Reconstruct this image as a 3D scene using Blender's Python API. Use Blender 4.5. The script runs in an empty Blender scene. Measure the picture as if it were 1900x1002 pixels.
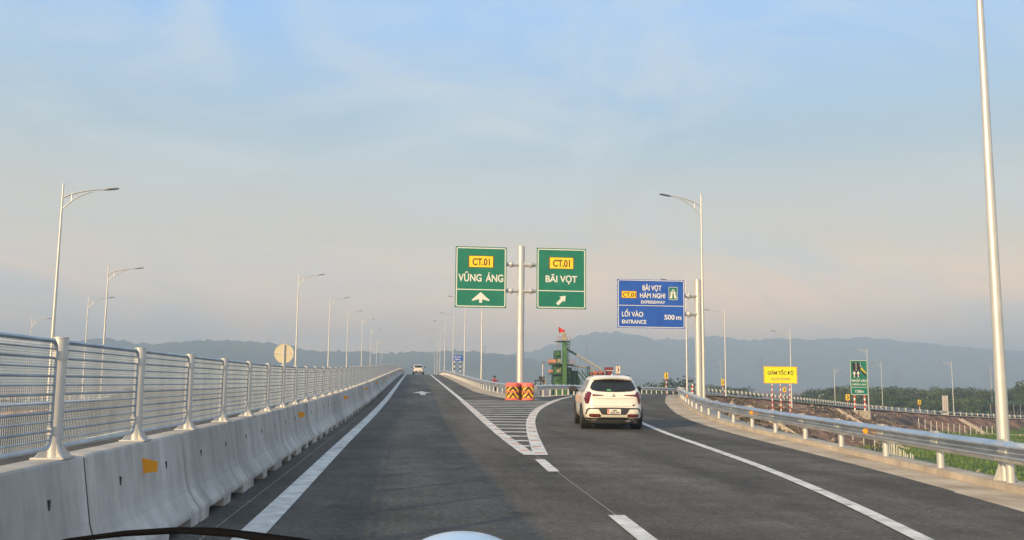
import bpy, bmesh, math, random
import numpy as np
from mathutils import Vector, Matrix
random.seed(7); np.random.seed(7)
SC = bpy.context.scene
COL = SC.collection
R = math.radians

# ------------------------------------------------------------------ camera
CH = 1.45
cam_d = bpy.data.cameras.new('camera'); cam = bpy.data.objects.new('camera', cam_d); COL.objects.link(cam)
cam_d.sensor_fit = 'HORIZONTAL'; cam_d.sensor_width = 36.0; cam_d.lens = 36.0 * 1720 / 1900
cam_d.clip_start = 0.05; cam_d.clip_end = 12000
TH = math.atan(.1233); PSI = math.atan(.1136); ROLL = .010
cam.matrix_world = Matrix.Translation((0, 0, CH)) @ (Matrix.Rotation(-PSI, 4, 'Z') @ Matrix.Rotation(math.pi / 2 + TH, 4, 'X') @ Matrix.Rotation(ROLL, 4, 'Z'))
SC.camera = cam

# ------------------------------------------------------------------ sky, sun, exposure
SUN_EL = 18.5
SUN_AZ = math.atan2(-.72, -.69)          # compass angle of the sun from +Y towards +X
SC.view_settings.view_transform = 'Standard'; SC.view_settings.look = 'None'
SC.view_settings.exposure = 0.40; SC.view_settings.gamma = 1.0; SC.view_settings.use_curve_mapping = False
W = bpy.data.worlds.new('World'); SC.world = W; W.use_nodes = True
nt = W.node_tree; N = nt.nodes; L = nt.links; N.clear()
def nd(t, **k):
    n = N.new(t)
    for a, b in k.items(): setattr(n, a, b)
    return n
sky = nd('ShaderNodeTexSky', sky_type='NISHITA', sun_disc=False)
sky.sun_elevation = R(SUN_EL); sky.sun_rotation = SUN_AZ; sky.air_density = 1.0; sky.dust_density = 2.5; sky.ozone_density = 1.2
tc = nd('ShaderNodeTexCoord'); sep = nd('ShaderNodeSeparateXYZ'); L.new(tc.outputs['Generated'], sep.inputs[0])
ramp = nd('ShaderNodeValToRGB'); L.new(sep.outputs['Z'], ramp.inputs[0])
SKYK = 1.0
def setramp(rp, stops):
    e = rp.color_ramp.elements
    while len(e) > 1: e.remove(e[-1])
    e[0].position = stops[0][0]; e[0].color = (*stops[0][1], 1)
    for p, c in stops[1:]:
        q = e.new(p); q.color = (*c, 1)
setramp(ramp, [(0.0, (2.2, 1.25, .56)), (.06, (1.7, 1.02, .50)), (.15, (.78, .66, .49)), (.25, (.42, .55, .62)), (.38, (.31, .545, .89)), (.62, (.36, .48, .68)), (1.0, (.42, .50, .60))])
mp = nd('ShaderNodeMapping'); mp.inputs['Scale'].default_value = (1.0, 1.0, 2.6); L.new(tc.outputs['Generated'], mp.inputs[0])
cn = nd('ShaderNodeTexNoise'); cn.inputs['Scale'].default_value = 2.6; cn.inputs['Detail'].default_value = 7; cn.inputs['Roughness'].default_value = .58; cn.inputs['Distortion'].default_value = .9
L.new(mp.outputs[0], cn.inputs['Vector'])
cr = nd('ShaderNodeValToRGB'); setramp(cr, [(.44, (0, 0, 0)), (.66, (1, 1, 1))]); L.new(cn.outputs['Fac'], cr.inputs[0])
cm = nd('ShaderNodeMath', operation='MULTIPLY'); cm.inputs[1].default_value = .72; L.new(cr.outputs[0], cm.inputs[0])
mx = nd('ShaderNodeMix', data_type='RGBA'); L.new(cm.outputs[0], mx.inputs[0]); L.new(ramp.outputs[0], mx.inputs[6]); mx.inputs[7].default_value = (.62, .68, .70, 1)
skm = nd('ShaderNodeMix', data_type='RGBA', blend_type='MULTIPLY'); skm.inputs[0].default_value = 1; L.new(sky.outputs[0], skm.inputs[6]); skm.inputs[7].default_value = (.10, .10, .10, 1)
mx2 = nd('ShaderNodeMix', data_type='RGBA'); mx2.inputs[0].default_value = .85; L.new(skm.outputs[2], mx2.inputs[6]); L.new(mx.outputs[2], mx2.inputs[7])
bg = nd('ShaderNodeBackground'); bg.inputs['Strength'].default_value = 1.0; L.new(mx2.outputs[2], bg.inputs[0])
wo = nd('ShaderNodeOutputWorld'); L.new(bg.outputs[0], wo.inputs[0])

sd = bpy.data.lights.new('sun', 'SUN'); sd.energy = 5.0; sd.angle = R(.8); sd.color = (1.0, .71, .36)
so = bpy.data.objects.new('sun', sd); COL.objects.link(so)
sv = Vector((math.sin(SUN_AZ) * math.cos(R(SUN_EL)), math.cos(SUN_AZ) * math.cos(R(SUN_EL)), math.sin(R(SUN_EL))))
so.rotation_euler = sv.to_track_quat('Z', 'Y').to_euler()

# ------------------------------------------------------------------ materials
def mat(name, col, rough=.6, metal=0.0, var=.0, scale=4.0, bump=0.0, bscale=30.0, col2=None, detail=4, coat=0.0, spec=.5, stretch=None):
    m = bpy.data.materials.new(name); m.use_nodes = True
    t = m.node_tree; b = t.nodes['Principled BSDF']
    b.inputs['Base Color'].default_value = (*col, 1); b.inputs['Roughness'].default_value = rough; b.inputs['Metallic'].default_value = metal
    b.inputs['Coat Weight'].default_value = coat; b.inputs['Specular IOR Level'].default_value = spec
    g = t.nodes.new('ShaderNodeTexCoord'); vec = g.outputs['Object']
    if stretch:
        q = t.nodes.new('ShaderNodeMapping'); q.inputs['Scale'].default_value = stretch; t.links.new(vec, q.inputs[0]); vec = q.outputs[0]
    if var > 0 or col2:
        n = t.nodes.new('ShaderNodeTexNoise'); n.inputs['Scale'].default_value = scale; n.inputs['Detail'].default_value = detail; n.inputs['Roughness'].default_value = .62
        t.links.new(vec, n.inputs['Vector'])
        r = t.nodes.new('ShaderNodeValToRGB'); t.links.new(n.outputs['Fac'], r.inputs[0])
        c2 = col2 or tuple(min(1, c * (1 + var)) for c in col); c1 = col if col2 else tuple(c * (1 - var) for c in col)
        setramp(r, [(.33, c1), (.67, c2)]); t.links.new(r.outputs[0], b.inputs['Base Color'])
    if bump > 0:
        n = t.nodes.new('ShaderNodeTexNoise'); n.inputs['Scale'].default_value = bscale; n.inputs['Detail'].default_value = 5
        t.links.new(vec, n.inputs['Vector'])
        bp = t.nodes.new('ShaderNodeBump'); bp.inputs['Strength'].default_value = bump; bp.inputs['Distance'].default_value = .02
        t.links.new(n.outputs['Fac'], bp.inputs['Height']); t.links.new(bp.outputs[0], b.inputs['Normal'])
    return m

def asphalt(name, base):
    m = bpy.data.materials.new(name); m.use_nodes = True; t = m.node_tree; b = t.nodes['Principled BSDF']
    g = t.nodes.new('ShaderNodeNewGeometry')
    def noise(s, d, vec=None, st=None):
        v = g.outputs['Position']
        if st:
            q = t.nodes.new('ShaderNodeMapping'); q.inputs['Scale'].default_value = st; t.links.new(v, q.inputs[0]); v = q.outputs[0]
        n = t.nodes.new('ShaderNodeTexNoise'); n.inputs['Scale'].default_value = s; n.inputs['Detail'].default_value = d; n.inputs['Roughness'].default_value = .65
        t.links.new(v, n.inputs['Vector']); return n.outputs['Fac']
    def rmp(f, a, bb, lo, hi):
        r = t.nodes.new('ShaderNodeMapRange'); r.inputs[1].default_value = lo; r.inputs[2].default_value = hi; r.inputs[3].default_value = a; r.inputs[4].default_value = bb
        t.links.new(f, r.inputs[0]); return r.outputs[0]
    def mul(a, c):
        n = t.nodes.new('ShaderNodeMath'); n.operation = 'MULTIPLY'; t.links.new(a, n.inputs[0]); t.links.new(c, n.inputs[1]); return n.outputs[0]
    big = rmp(noise(1.0, 5, st=(.55, .10, 1)), .58, 1.46, .32, .68)      # long smears along the driving direction
    mid = rmp(noise(1.3, 6), .80, 1.22, .3, .7)
    fine = mul(rmp(noise(60, 3), .45, 1.6, .25, .75), rmp(noise(13, 5), .66, 1.38, .32, .68))
    cross = rmp(noise(1.0, 5, st=(.12, .8, 1)), .86, 1.16, .35, .65)
    def spots(sc, lo, hi, a, c):
        v = t.nodes.new('ShaderNodeTexVoronoi'); v.inputs['Scale'].default_value = sc; t.links.new(g.outputs['Position'], v.inputs['Vector']); return rmp(v.outputs['Distance'], a, c, lo, hi)
    tot = mul(mul(mul(mul(big, mid), fine), cross), mul(spots(5.0, .03, .06, 3.4, 1.0), spots(.55, .05, .14, .62, 1.0)))
    vm = t.nodes.new('ShaderNodeVectorMath'); vm.operation = 'SCALE'; vm.inputs[0].default_value = base; t.links.new(tot, vm.inputs['Scale'])
    t.links.new(vm.outputs[0], b.inputs['Base Color']); b.inputs['Roughness'].default_value = .86; b.inputs['Specular IOR Level'].default_value = .28
    bp = t.nodes.new('ShaderNodeBump'); bp.inputs['Strength'].default_value = .35; bp.inputs['Distance'].default_value = .01
    t.links.new(noise(70, 3), bp.inputs['Height']); t.links.new(bp.outputs[0], b.inputs['Normal'])
    return m

M = {}
M['asphalt'] = asphalt('asphalt', (.083, .078, .070))
M['concrete'] = mat('concrete', (.36, .35, .34), .85, var=.0, col2=(.48, .47, .455), scale=3.2, bump=.25, bscale=22, detail=8, stretch=(1, 1, .45))
def concrete_mat():
    m = bpy.data.materials.new('barrier_concrete'); m.use_nodes = True; t = m.node_tree; b = t.nodes['Principled BSDF']; g = t.nodes.new('ShaderNodeNewGeometry')
    def nz(s, d, st):
        q = t.nodes.new('ShaderNodeMapping'); q.inputs['Scale'].default_value = st; t.links.new(g.outputs['Position'], q.inputs[0]); n = t.nodes.new('ShaderNodeTexNoise'); n.inputs['Scale'].default_value = s; n.inputs['Detail'].default_value = d; n.inputs['Roughness'].default_value = .65; t.links.new(q.outputs[0], n.inputs['Vector']); return n.outputs['Fac']
    def mr(f, lo, hi, a, c):
        r = t.nodes.new('ShaderNodeMapRange'); r.inputs[1].default_value = lo; r.inputs[2].default_value = hi; r.inputs[3].default_value = a; r.inputs[4].default_value = c; t.links.new(f, r.inputs[0]); return r.outputs[0]
    def mul(a, c):
        n = t.nodes.new('ShaderNodeMath'); n.operation = 'MULTIPLY'; t.links.new(a, n.inputs[0]); t.links.new(c, n.inputs[1]); return n.outputs[0]
    oi = t.nodes.new('ShaderNodeObjectInfo')
    tot = mul(mul(mr(nz(1.0, 7, (2.2, 2.2, .35)), .3, .7, .62, 1.2), mr(nz(2.2, 8, (1, 1, 1)), .3, .7, .86, 1.1)), mr(oi.outputs['Random'], 0, 1, .86, 1.1))
    vm = t.nodes.new('ShaderNodeVectorMath'); vm.operation = 'SCALE'; vm.inputs[0].default_value = (.50, .49, .47); t.links.new(tot, vm.inputs['Scale']); t.links.new(vm.outputs[0], b.inputs['Base Color']); b.inputs['Roughness'].default_value = .88
    bp = t.nodes.new('ShaderNodeBump'); bp.inputs['Strength'].default_value = .3; bp.inputs['Distance'].default_value = .015; t.links.new(nz(16, 6, (1, 1, 1)), bp.inputs['Height']); t.links.new(bp.outputs[0], b.inputs['Normal']); return m
M['barrier'] = concrete_mat()
M['kerb'] = mat('kerb_concrete', (.36, .31, .25), .9, col2=(.56, .49, .40), scale=1.6, bump=.4, bscale=14, detail=8)
M['verge'] = mat('verge_concrete', (.34, .27, .19), .92, col2=(.60, .51, .40), scale=.9, bump=.5, bscale=9, detail=9)
M['paint'] = mat('road_paint', (.44, .44, .42), .75, col2=(.76, .76, .73), scale=3.2, detail=12, bump=.2)
_r = [n for n in M['paint'].node_tree.nodes if n.bl_idname == 'ShaderNodeValToRGB'][0]; setramp(_r, [(.32, (.16, .16, .155)), (.39, (.50, .50, .48)), (.62, (.76, .76, .73))])
M['stud'] = mat('road_stud', (.42, .16, .08), .6, var=.2)
M['seam'] = mat('seam_tar', (.24, .24, .23), .8, var=.3)
M['galv'] = mat('galvanised_steel', (.56, .57, .57), .42, metal=.45, col2=(.68, .68, .67), scale=7, detail=5, stretch=(1, 1, .3))
M['galv2'] = mat('galvanised_rail', (.46, .49, .52), .30, metal=.9, col2=(.66, .68, .70), scale=2.0, detail=6)
M['mesh'] = mat('mesh_wire', (.42, .49, .57), .45, metal=.5, var=.15, scale=3)
M['whitepole'] = mat('white_painted_pole', (.62, .60, .57), .5, metal=.1, var=.08, scale=3)
M['lampdark'] = mat('lamp_head_grey', (.20, .21, .22), .45, metal=.3, var=.1)
M['glasspale'] = mat('lamp_lens', (.5, .5, .46), .25, var=.05)
M['green'] = mat('sign_green', (.005, .17, .115), .42, col2=(.008, .21, .135), scale=1.2)
M['blue'] = mat('sign_blue', (.012, .085, .46), .42, col2=(.02, .12, .55), scale=1.2)
M['white'] = mat('sign_white', (.78, .78, .74), .5, var=.04)
M['yellow'] = mat('sign_yellow', (.88, .70, .02), .5, var=.05)
M['brightyellow'] = mat('roadwork_yellow', (.84, .88, .0), .5, var=.04)
M['maroon'] = mat('sign_maroon', (.20, .03, .03), .5, var=.1)
M['red'] = mat('sign_red', (.62, .05, .03), .5, var=.1)
M["plred"] = mat("cushion_red", (.74, .12, .10), .5, col2=(.88, .24, .19), scale=4, detail=6)
M['wrap'] = mat('chevron_yellow', (.95, .50, .03), .5, var=.08)
M['orange'] = mat('reflector_orange', (.95, .40, .02), .4, var=.06)
M['black'] = mat('black_paint', (.02, .02, .02), .5, var=.2)
M['rubber'] = mat('tyre_rubber', (.022, .022, .023), .85, var=.25, scale=9)
M['wiperblack'] = mat('wiper_black', (.006, .006, .007), .9, spec=.05, var=.1)
M['alloy'] = mat('wheel_alloy', (.30, .30, .31), .3, metal=.8, var=.1)
M['carwhite'] = mat('car_pearl_white', (.80, .77, .70), .28, coat=.6, var=.02, scale=2)
M['carglass'] = mat('car_glass', (.012, .014, .016), .06, var=.2, spec=.6)
M['cladding'] = mat('car_cladding', (.035, .035, .037), .6, var=.1)
M['tail'] = mat('tail_lamp_red', (.13, .006, .016), .15, coat=.5, var=.25, scale=10)
M['plate'] = mat('number_plate', (.74, .72, .66), .4, var=.04)
M['sticker'] = mat('sticker_green', (.10, .42, .14), .5, var=.1)
M['plantgreen'] = mat('plant_green', (.04, .13, .04), .6, col2=(.09, .21, .07), scale=1.1, detail=7)
M['plantdark'] = mat('plant_dark_green', (.02, .075, .05), .7, col2=(.035, .11, .07), scale=1.2)
M['plantbeige'] = mat('plant_beige', (.38, .34, .24), .7, var=.2, scale=2)
M['plantorange'] = mat('plant_orange', (.55, .25, .16), .65, var=.2, scale=1)
M['rust'] = mat('plant_rust_red', (.36, .09, .055), .75, col2=(.50, .2, .12), scale=2)
M['pipe'] = mat('plant_pipe', (.45, .43, .36), .5, metal=.2, var=.1)
M['flag'] = mat('flag_red', (.55, .03, .03), .7, var=.1)
M['bark'] = mat('bark', (.10, .075, .05), .9, var=.3, scale=5)
M['fieldpost'] = mat('field_post', (.60, .58, .52), .8, var=.15, scale=5)
M['skin'] = mat('skin', (.35, .2, .13), .6, var=.05)
M['cloth'] = mat('dark_cloth', (.05, .03, .035), .9, var=.2)
M['redcloth'] = mat('red_cloth', (.28, .04, .04), .9, var=.2)
M['bonnet'] = mat('bonnet_paint', (.42, .60, .85), .3, coat=.5, var=.02)

def foliage(name, a, b, s):
    m = mat(name, a, .75, col2=b, scale=s, detail=3)
    if 'foliage' in name:
        t = m.node_tree; r = [n for n in t.nodes if n.bl_idname == 'ShaderNodeValToRGB'][0]; oi = t.nodes.new('ShaderNodeObjectInfo'); mr = t.nodes.new('ShaderNodeMapRange'); mr.inputs[3].default_value = .55; mr.inputs[4].default_value = 1.6; t.links.new(oi.outputs['Random'], mr.inputs[0])
        vm = t.nodes.new('ShaderNodeVectorMath'); vm.operation = 'SCALE'; t.links.new(r.outputs[0], vm.inputs[0]); t.links.new(mr.outputs[0], vm.inputs['Scale']); t.links.new(vm.outputs[0], t.nodes['Principled BSDF'].inputs['Base Color'])
    m.node_tree.nodes['Principled BSDF'].inputs['Specular IOR Level'].default_value = .2
    return m
M['leafA'] = foliage('foliage_dark', (.022, .048, .022), (.060, .095, .034), .35)
M['leafB'] = foliage('foliage_mid', (.034, .062, .022), (.095, .125, .042), .35)
M['grass'] = foliage('grass_blades', (.075, .14, .022), (.16, .23, .05), .12)
M['hill'] = foliage('hill_forest', (.022, .042, .022), (.095, .105, .055), .006)

def terrain_mat():
    m = bpy.data.materials.new('earth_and_grass'); m.use_nodes = True; t = m.node_tree; b = t.nodes['Principled BSDF']
    g = t.nodes.new('ShaderNodeNewGeometry'); P = g.outputs['Position']
    def noise(s, d):
        n = t.nodes.new('ShaderNodeTexNoise'); n.inputs['Scale'].default_value = s; n.inputs['Detail'].default_value = d; n.inputs['Roughness'].default_value = .65
        t.links.new(P, n.inputs['Vector']); return n.outputs['Fac']
    def rm(f, stops):
        r = t.nodes.new('ShaderNodeValToRGB'); setramp(r, stops); t.links.new(f, r.inputs[0]); return r.outputs[0]
    earth = rm(noise(.42, 10), [(.28, (.04, .032, .026)), (.42, (.12, .075, .052)), (.55, (.29, .165, .11)), (.75, (.42, .29, .20))])
    grass = rm(noise(.10, 9), [(.3, (.045, .085, .018)), (.5, (.085, .15, .030)), (.7, (.15, .20, .055))])
    sp = t.nodes.new('ShaderNodeSeparateXYZ'); t.links.new(P, sp.inputs[0])
    md = t.nodes.new('ShaderNodeMath'); md.operation = 'MULTIPLY_ADD'; t.links.new(noise(.16, 6), md.inputs[0]); md.inputs[1].default_value = 2.6
    t.links.new(sp.outputs['Z'], md.inputs[2])
    f = t.nodes.new('ShaderNodeMapRange'); f.inputs[1].default_value = -4.55; f.inputs[2].default_value = -4.15; t.links.new(md.outputs[0], f.inputs[0])
    x = t.nodes.new('ShaderNodeMix'); x.data_type = 'RGBA'; t.links.new(f.outputs[0], x.inputs[0]); t.links.new(grass, x.inputs[6]); t.links.new(earth, x.inputs[7])
    t.links.new(x.outputs[2], b.inputs['Base Color']); b.inputs['Roughness'].default_value = .95; b.inputs['Specular IOR Level'].default_value = .15
    bp = t.nodes.new('ShaderNodeBump'); bp.inputs['Strength'].default_value = .8; bp.inputs['Distance'].default_value = .3
    t.links.new(noise(1.1, 9), bp.inputs['Height']); t.links.new(bp.outputs[0], b.inputs['Normal'])
    return m
M['earth'] = terrain_mat()

# ------------------------------------------------------------------ mesh helpers
class MB:
    def __init__(s): s.v = []; s.f = []; s.m = []
    def add(s, vs, fs, mi=0, T=None):
        o = len(s.v)
        for p in vs:
            p = Vector(p)
            if T is not None: p = T @ p
            s.v.append(tuple(p))
        for f in fs: s.f.append(tuple(i + o for i in f)); s.m.append(mi)
        return s
    def box(s, x0, x1, y0, y1, z0, z1, mi=0, T=None):
        return s.add([(x0, y0, z0), (x1, y0, z0), (x1, y1, z0), (x0, y1, z0), (x0, y0, z1), (x1, y0, z1), (x1, y1, z1), (x0, y1, z1)],
                     [(0, 3, 2, 1), (4, 5, 6, 7), (0, 1, 5, 4), (1, 2, 6, 5), (2, 3, 7, 6), (3, 0, 4, 7)], mi, T)
    def tube(s, pts, rad, n=8, mi=0, T=None, caps=True):
        pts = [Vector(p) for p in pts]
        if not hasattr(rad, '__len__'): rad = [rad] * len(pts)
        vs = []; fs = []; prev = None
        for i, p in enumerate(pts):
            d = (pts[min(i + 1, len(pts) - 1)] - pts[max(i - 1, 0)]).normalized()
            if prev is None:
                a = Vector((1, 0, 0)) if abs(d.x) < .8 else Vector((0, 1, 0))
            else: a = prev
            u = (a - d * a.dot(d)).normalized(); prev = u; w = d.cross(u)
            for k in range(n):
                t = 2 * math.pi * k / n; vs.append(p + (u * math.cos(t) + w * math.sin(t)) * rad[i])
        for i in range(len(pts) - 1):
            for k in range(n):
                a = i * n + k; b = i * n + (k + 1) % n; fs.append((a, b, b + n, a + n))
        if caps:
            fs.append(tuple(range(n - 1, -1, -1))); fs.append(tuple((len(pts) - 1) * n + k for k in range(n)))
        return s.add(vs, fs, mi, T)
    def prism(s, poly, y0, y1, mi=0, T=None):      # polygon in XZ, extruded along y
        n = len(poly)
        vs = [(x, y0, z) for x, z in poly] + [(x, y1, z) for x, z in poly]
        fs = [tuple(range(n)), tuple(range(2 * n - 1, n - 1, -1))] + [(i, (i + 1) % n + n * 0, (i + 1) % n + n, i + n)[::-1] for i in range(n)]
        return s.add(vs, fs, mi, T)
    def flat(s, poly, z, mi=0):
        return s.add([(x, y, z) for x, y in poly], [tuple(range(len(poly)))], mi)
    def build(s, name, mats, parent=None, smooth=False, loc=None):
        me = bpy.data.meshes.new(name); me.from_pydata(s.v, [], s.f)
        if not isinstance(mats, (list, tuple)): mats = [mats]
        for m_ in mats: me.materials.append(m_)
        if len(mats) > 1: me.polygons.foreach_set('material_index', s.m)
        bm = bmesh.new(); bm.from_mesh(me); bmesh.ops.recalc_face_normals(bm, faces=bm.faces); bm.to_mesh(me); bm.free()
        if smooth: me.polygons.foreach_set('use_smooth', [True] * len(me.polygons))
        me.update()
        o = bpy.data.objects.new(name, me); COL.objects.link(o)
        if parent is not None: o.parent = parent
        if loc is not None: o.location = loc
        return o

def tag(o, label=None, cat=None, group=None, kind=None):
    if label: o['label'] = label
    if cat: o['category'] = cat
    if group: o['group'] = group
    if kind: o['kind'] = kind
    return o
def empty(name, loc=(0, 0, 0), rz=0, label=None, cat=None, group=None):
    o = bpy.data.objects.new(name, None); COL.objects.link(o); o.location = loc; o.rotation_euler = (0, 0, rz); o.empty_display_size = .2
    return tag(o, label, cat, group)
def kids(o): return list(o.children)
def copy_tree(o, parent=None, ch=None):
    c = o.copy(); COL.objects.link(c)
    if parent is not None: c.parent = parent
    for k in kids(o): copy_tree(k, c)
    return c
def smooth_by_angle(o, a=40):
    me = o.data; bm = bmesh.new(); bm.from_mesh(me)
    for f in bm.faces: f.smooth = True
    for e in bm.edges:
        if len(e.link_faces) == 2 and e.calc_face_angle(0) > R(a): e.smooth = False
        elif len(e.link_faces) != 2: e.smooth = False
    bm.to_mesh(me); bm.free(); return o

def lettering(txt, x, z, w, h, y, m, parent, name='lettering', depth=.002):
    """text fitted to a box w wide, h = cap height, centred on x, baseline z, facing -y"""
    cu = bpy.data.curves.new(name, 'FONT'); cu.body = txt; cu.align_x = 'CENTER'; cu.size = 1.0; cu.extrude = .004; cu.offset = .022
    ob = bpy.data.objects.new('tmp', cu); COL.objects.link(ob)
    dg = bpy.context.evaluated_depsgraph_get(); me = bpy.data.meshes.new_from_object(ob.evaluated_get(dg)); bpy.data.objects.remove(ob)
    co = np.zeros(len(me.vertices) * 3); me.vertices.foreach_get('co', co); co = co.reshape(-1, 3)
    wid = co[:, 0].max() - co[:, 0].min(); cx = (co[:, 0].max() + co[:, 0].min()) / 2
    out = np.zeros_like(co); out[:, 0] = (co[:, 0] - cx) * (w / wid) + x; out[:, 2] = co[:, 1] * (h / .73) + z; out[:, 1] = y - co[:, 2]
    me.vertices.foreach_set('co', out.ravel()); me.update(); me.materials.clear(); me.materials.append(m); me.name = name
    o = bpy.data.objects.new(name, me); COL.objects.link(o); o.parent = parent; return o

# ------------------------------------------------------------------ alignment of the roads
def table(pts, sm=5.0, lo=-40, hi=330):
    ys = np.arange(lo - 60, hi + 60, 1.0); v = np.interp(ys, [p[0] for p in pts], [p[1] for p in pts])
    # linear extrapolation at the ends keeps the smoothing honest
    k = np.exp(-.5 * (np.arange(-20, 21) / sm) ** 2); k /= k.sum(); v = np.convolve(np.pad(v, 20, mode='edge'), k, 'valid')
    return lambda y: float(np.interp(y, ys, v))
Hm = table([(-60, 0), (18, 0), (30, .18), (50, .6), (100, 1.75), (150, 2.86), (172, 3.06), (190, 2.95), (205, 2.72), (235, 1.9), (265, .6), (300, -1.5), (380, -5)], 6)
XL = table([(-60, -1.42), (22, -1.42), (32, -1.2), (50, -.92), (100, -.42), (150, .12), (200, .9), (265, 2.1), (330, 3.6)], 5)
def cr(points, step=1.0):
    P = [np.array(p, float) for p in points]; P = [2 * P[0] - P[1]] + P + [2 * P[-1] - P[-2]]; out = []
    for i in range(1, len(P) - 2):
        for t in np.linspace(0, 1, 24, endpoint=False):
            a, b, c, d = P[i - 1:i + 3]
            out.append(.5 * (2 * b + (c - a) * t + (2 * a - 5 * b + 4 * c - d) * t * t + (3 * b - a - 3 * c + d) * t ** 3))
    out.append(P[-2]); out = np.array(out)
    s = np.concatenate([[0], np.cumsum(np.linalg.norm(np.diff(out[:, :2], axis=0), axis=1))])
    n = max(2, int(round(s[-1] / step))); q = np.linspace(0, s[-1], n + 1)
    return np.stack([np.interp(q, s, out[:, k]) for k in range(3)], 1)
def offs(P, d):                                     # shift a path sideways, + = to the right of its direction
    t = np.gradient(P[:, :2], axis=0); t /= np.linalg.norm(t, axis=1)[:, None]
    Q = P.copy(); Q[:, 0] += t[:, 1] * d; Q[:, 1] -= t[:, 0] * d; return Q
inner = cr([(5.5, -8, 0), (6.6, 2, 0), (7.6, 7, 0), (8.5, 11.3, 0), (9.25, 16, 0), (9.8, 21, .05), (10.35, 26.7, .13), (11.2, 33, .24), (12.7, 40, .39), (15.2, 50, .60),
            (18.1, 60, .66), (22.5, 75, .63), (26.3, 86, .60), (31.4, 95, .50), (38.7, 103, .17), (49.2, 113, -.5), (57.4, 122, -1.0), (66.5, 132, -1.6),
            (77.4, 143, -2.2), (94.2, 152, -3.2), (116.4, 165, -4.1), (150, 182, -4.8), (200, 200, -5)], 1.0)
outer = cr([(7.7, 54.6, .70), (9.0, 58, .74), (12.1, 66, .73), (17.5, 79, .67), (23.4, 92, .62), (29.3, 102, .50), (36, 110.5, .12), (44, 119, -.5), (52, 128, -1.0),
            (61, 138, -1.6), (72, 150, -2.2), (90, 161, -3.2), (112, 174, -4.1), (146, 191, -4.8), (196, 209, -5)], 1.0)
l_out = cr([(-14.0, -10, 0), (-14.0, 20, 0), (-14.2, 41, -.1), (-19.2, 65, -.35), (-28.6, 90, -.7), (-44, 118, -1.1), (-66, 145, -1.6), (-100, 175, -2.4)], 1.0)
l_in = cr([(-9.6, 66, .4), (-13.5, 78, 0), (-22, 99, -.7), (-37.5, 127, -1.1), (-59, 154, -1.6), (-93, 184, -2.4)], 1.0)
def at_y(P, y): return np.array([np.interp(y, P[:, 1], P[:, k]) for k in range(3)])
def XM(y): return XL(y) + 3.95 + (.02 if y < 19 else 0)        # right edge line of the main lane
rail_main = cr([(7.0, 53.6, .68), (6.35, 58, .78), (5.95, 66, .96), (5.85, 75, 1.17), (5.95, 90, 1.52), (6.2, 115, 2.08), (6.45, 145, 2.75), (6.7, 172, 3.06), (7.1, 205, 2.72), (7.7, 235, 1.9), (8.3, 265, .6)], 1.0)
rail_main[:, 2] = [Hm(y) for y in rail_main[:, 1]]

def strip(mb, A, B, dz=0.0, nx=1, crown=0, mi=0):
    n = min(len(A), len(B)); vs = []; fs = []
    for i in range(n):
        for k in range(nx + 1):
            t = k / nx; p = A[i] * (1 - t) + B[i] * t; vs.append((p[0], p[1], p[2] + dz))
    for i in range(n - 1):
        for k in range(nx):
            a = i * (nx + 1) + k; fs.append((a, a + 1, a + nx + 2, a + nx + 1))
    mb.add(vs, fs, mi); return mb
def ypath(fx, y0, y1, step=1.0, fz=Hm):
    return np.array([(fx(y), y, fz(y)) for y in np.arange(y0, y1 + step * .5, step)])
def resamp(P, n):
    s = np.concatenate([[0], np.cumsum(np.linalg.norm(np.diff(P[:, :2], axis=0), axis=1))]); q = np.linspace(0, s[-1], n)
    return np.stack([np.interp(q, s, P[:, k]) for k in range(3)], 1)
def closed_slab(mb, A, B, h, dz=0.0):               # a raised strip with side faces (kerbs)
    n = len(A); top = strip(MB(), A, B, h + dz); o = len(mb.v); mb.add(top.v, top.f)
    for P in (A, B):
        lo = P.copy(); lo[:, 2] -= .25; hi = P.copy(); hi[:, 2] += h + dz
        q = strip(MB(), lo, hi); mb.add(q.v, q.f)
    return mb

inner_edge = offs(inner, -.95)                      # edge of the asphalt along the ramp's right side
aR = lambda y: at_y(inner_edge, y)[0]
# near paved sheet: main lane, ramp mouth and gore
A = ypath(lambda y: XL(y) - 1.9, -8, 55); B = ypath(lambda y: aR(y), -8, 55)
road = strip(MB(), A, B, 0, 6)
mainA = ypath(lambda y: XL(y) - 1.9, 55, 285); mainB = ypath(lambda y: float(np.interp(y, rail_main[:, 1], rail_main[:, 0])) + .2, 55, 285)
strip(road, mainA, mainB, 0, 2)
n = 220
ie = inner_edge[inner_edge[:, 1] >= 54.4]; oe = offs(outer, .35)
ie = resamp(ie, n); oe_ = np.vstack([[8.1, 54.4, Hm(54.4)], oe[oe[:, 1] > 54.9]]); oe_ = resamp(oe_, n)
tag(road.build('road', M['asphalt']), 'dark asphalt road', kind='structure')
tag(strip(MB(), oe_, ie, .006, 3).build('ramp_road', M['asphalt']), kind='structure')
# opposing carriageway and its ramp on the left
LB = ypath(lambda y: XL(y) - 1.9 - .02, -8, 285); LA = ypath(lambda y: at_y(l_out, y)[0] + .5 if y < 66 else XL(y) - 8.0, -8, 285)
lc = strip(MB(), LA[:75], LB[:75], -.01, 4); strip(lc, LA[75:], LB[75:], -.01, 2)
tag(lc.build('opposing_road', M['asphalt']), kind='structure')
lo2 = resamp(l_out[l_out[:, 1] > 60], 130); li2 = resamp(l_in, 130)
tag(strip(MB(), offs(lo2, .5), offs(li2, -.4), -.02, 2).build('opposing_ramp_road', M['asphalt']), kind='structure')

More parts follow.
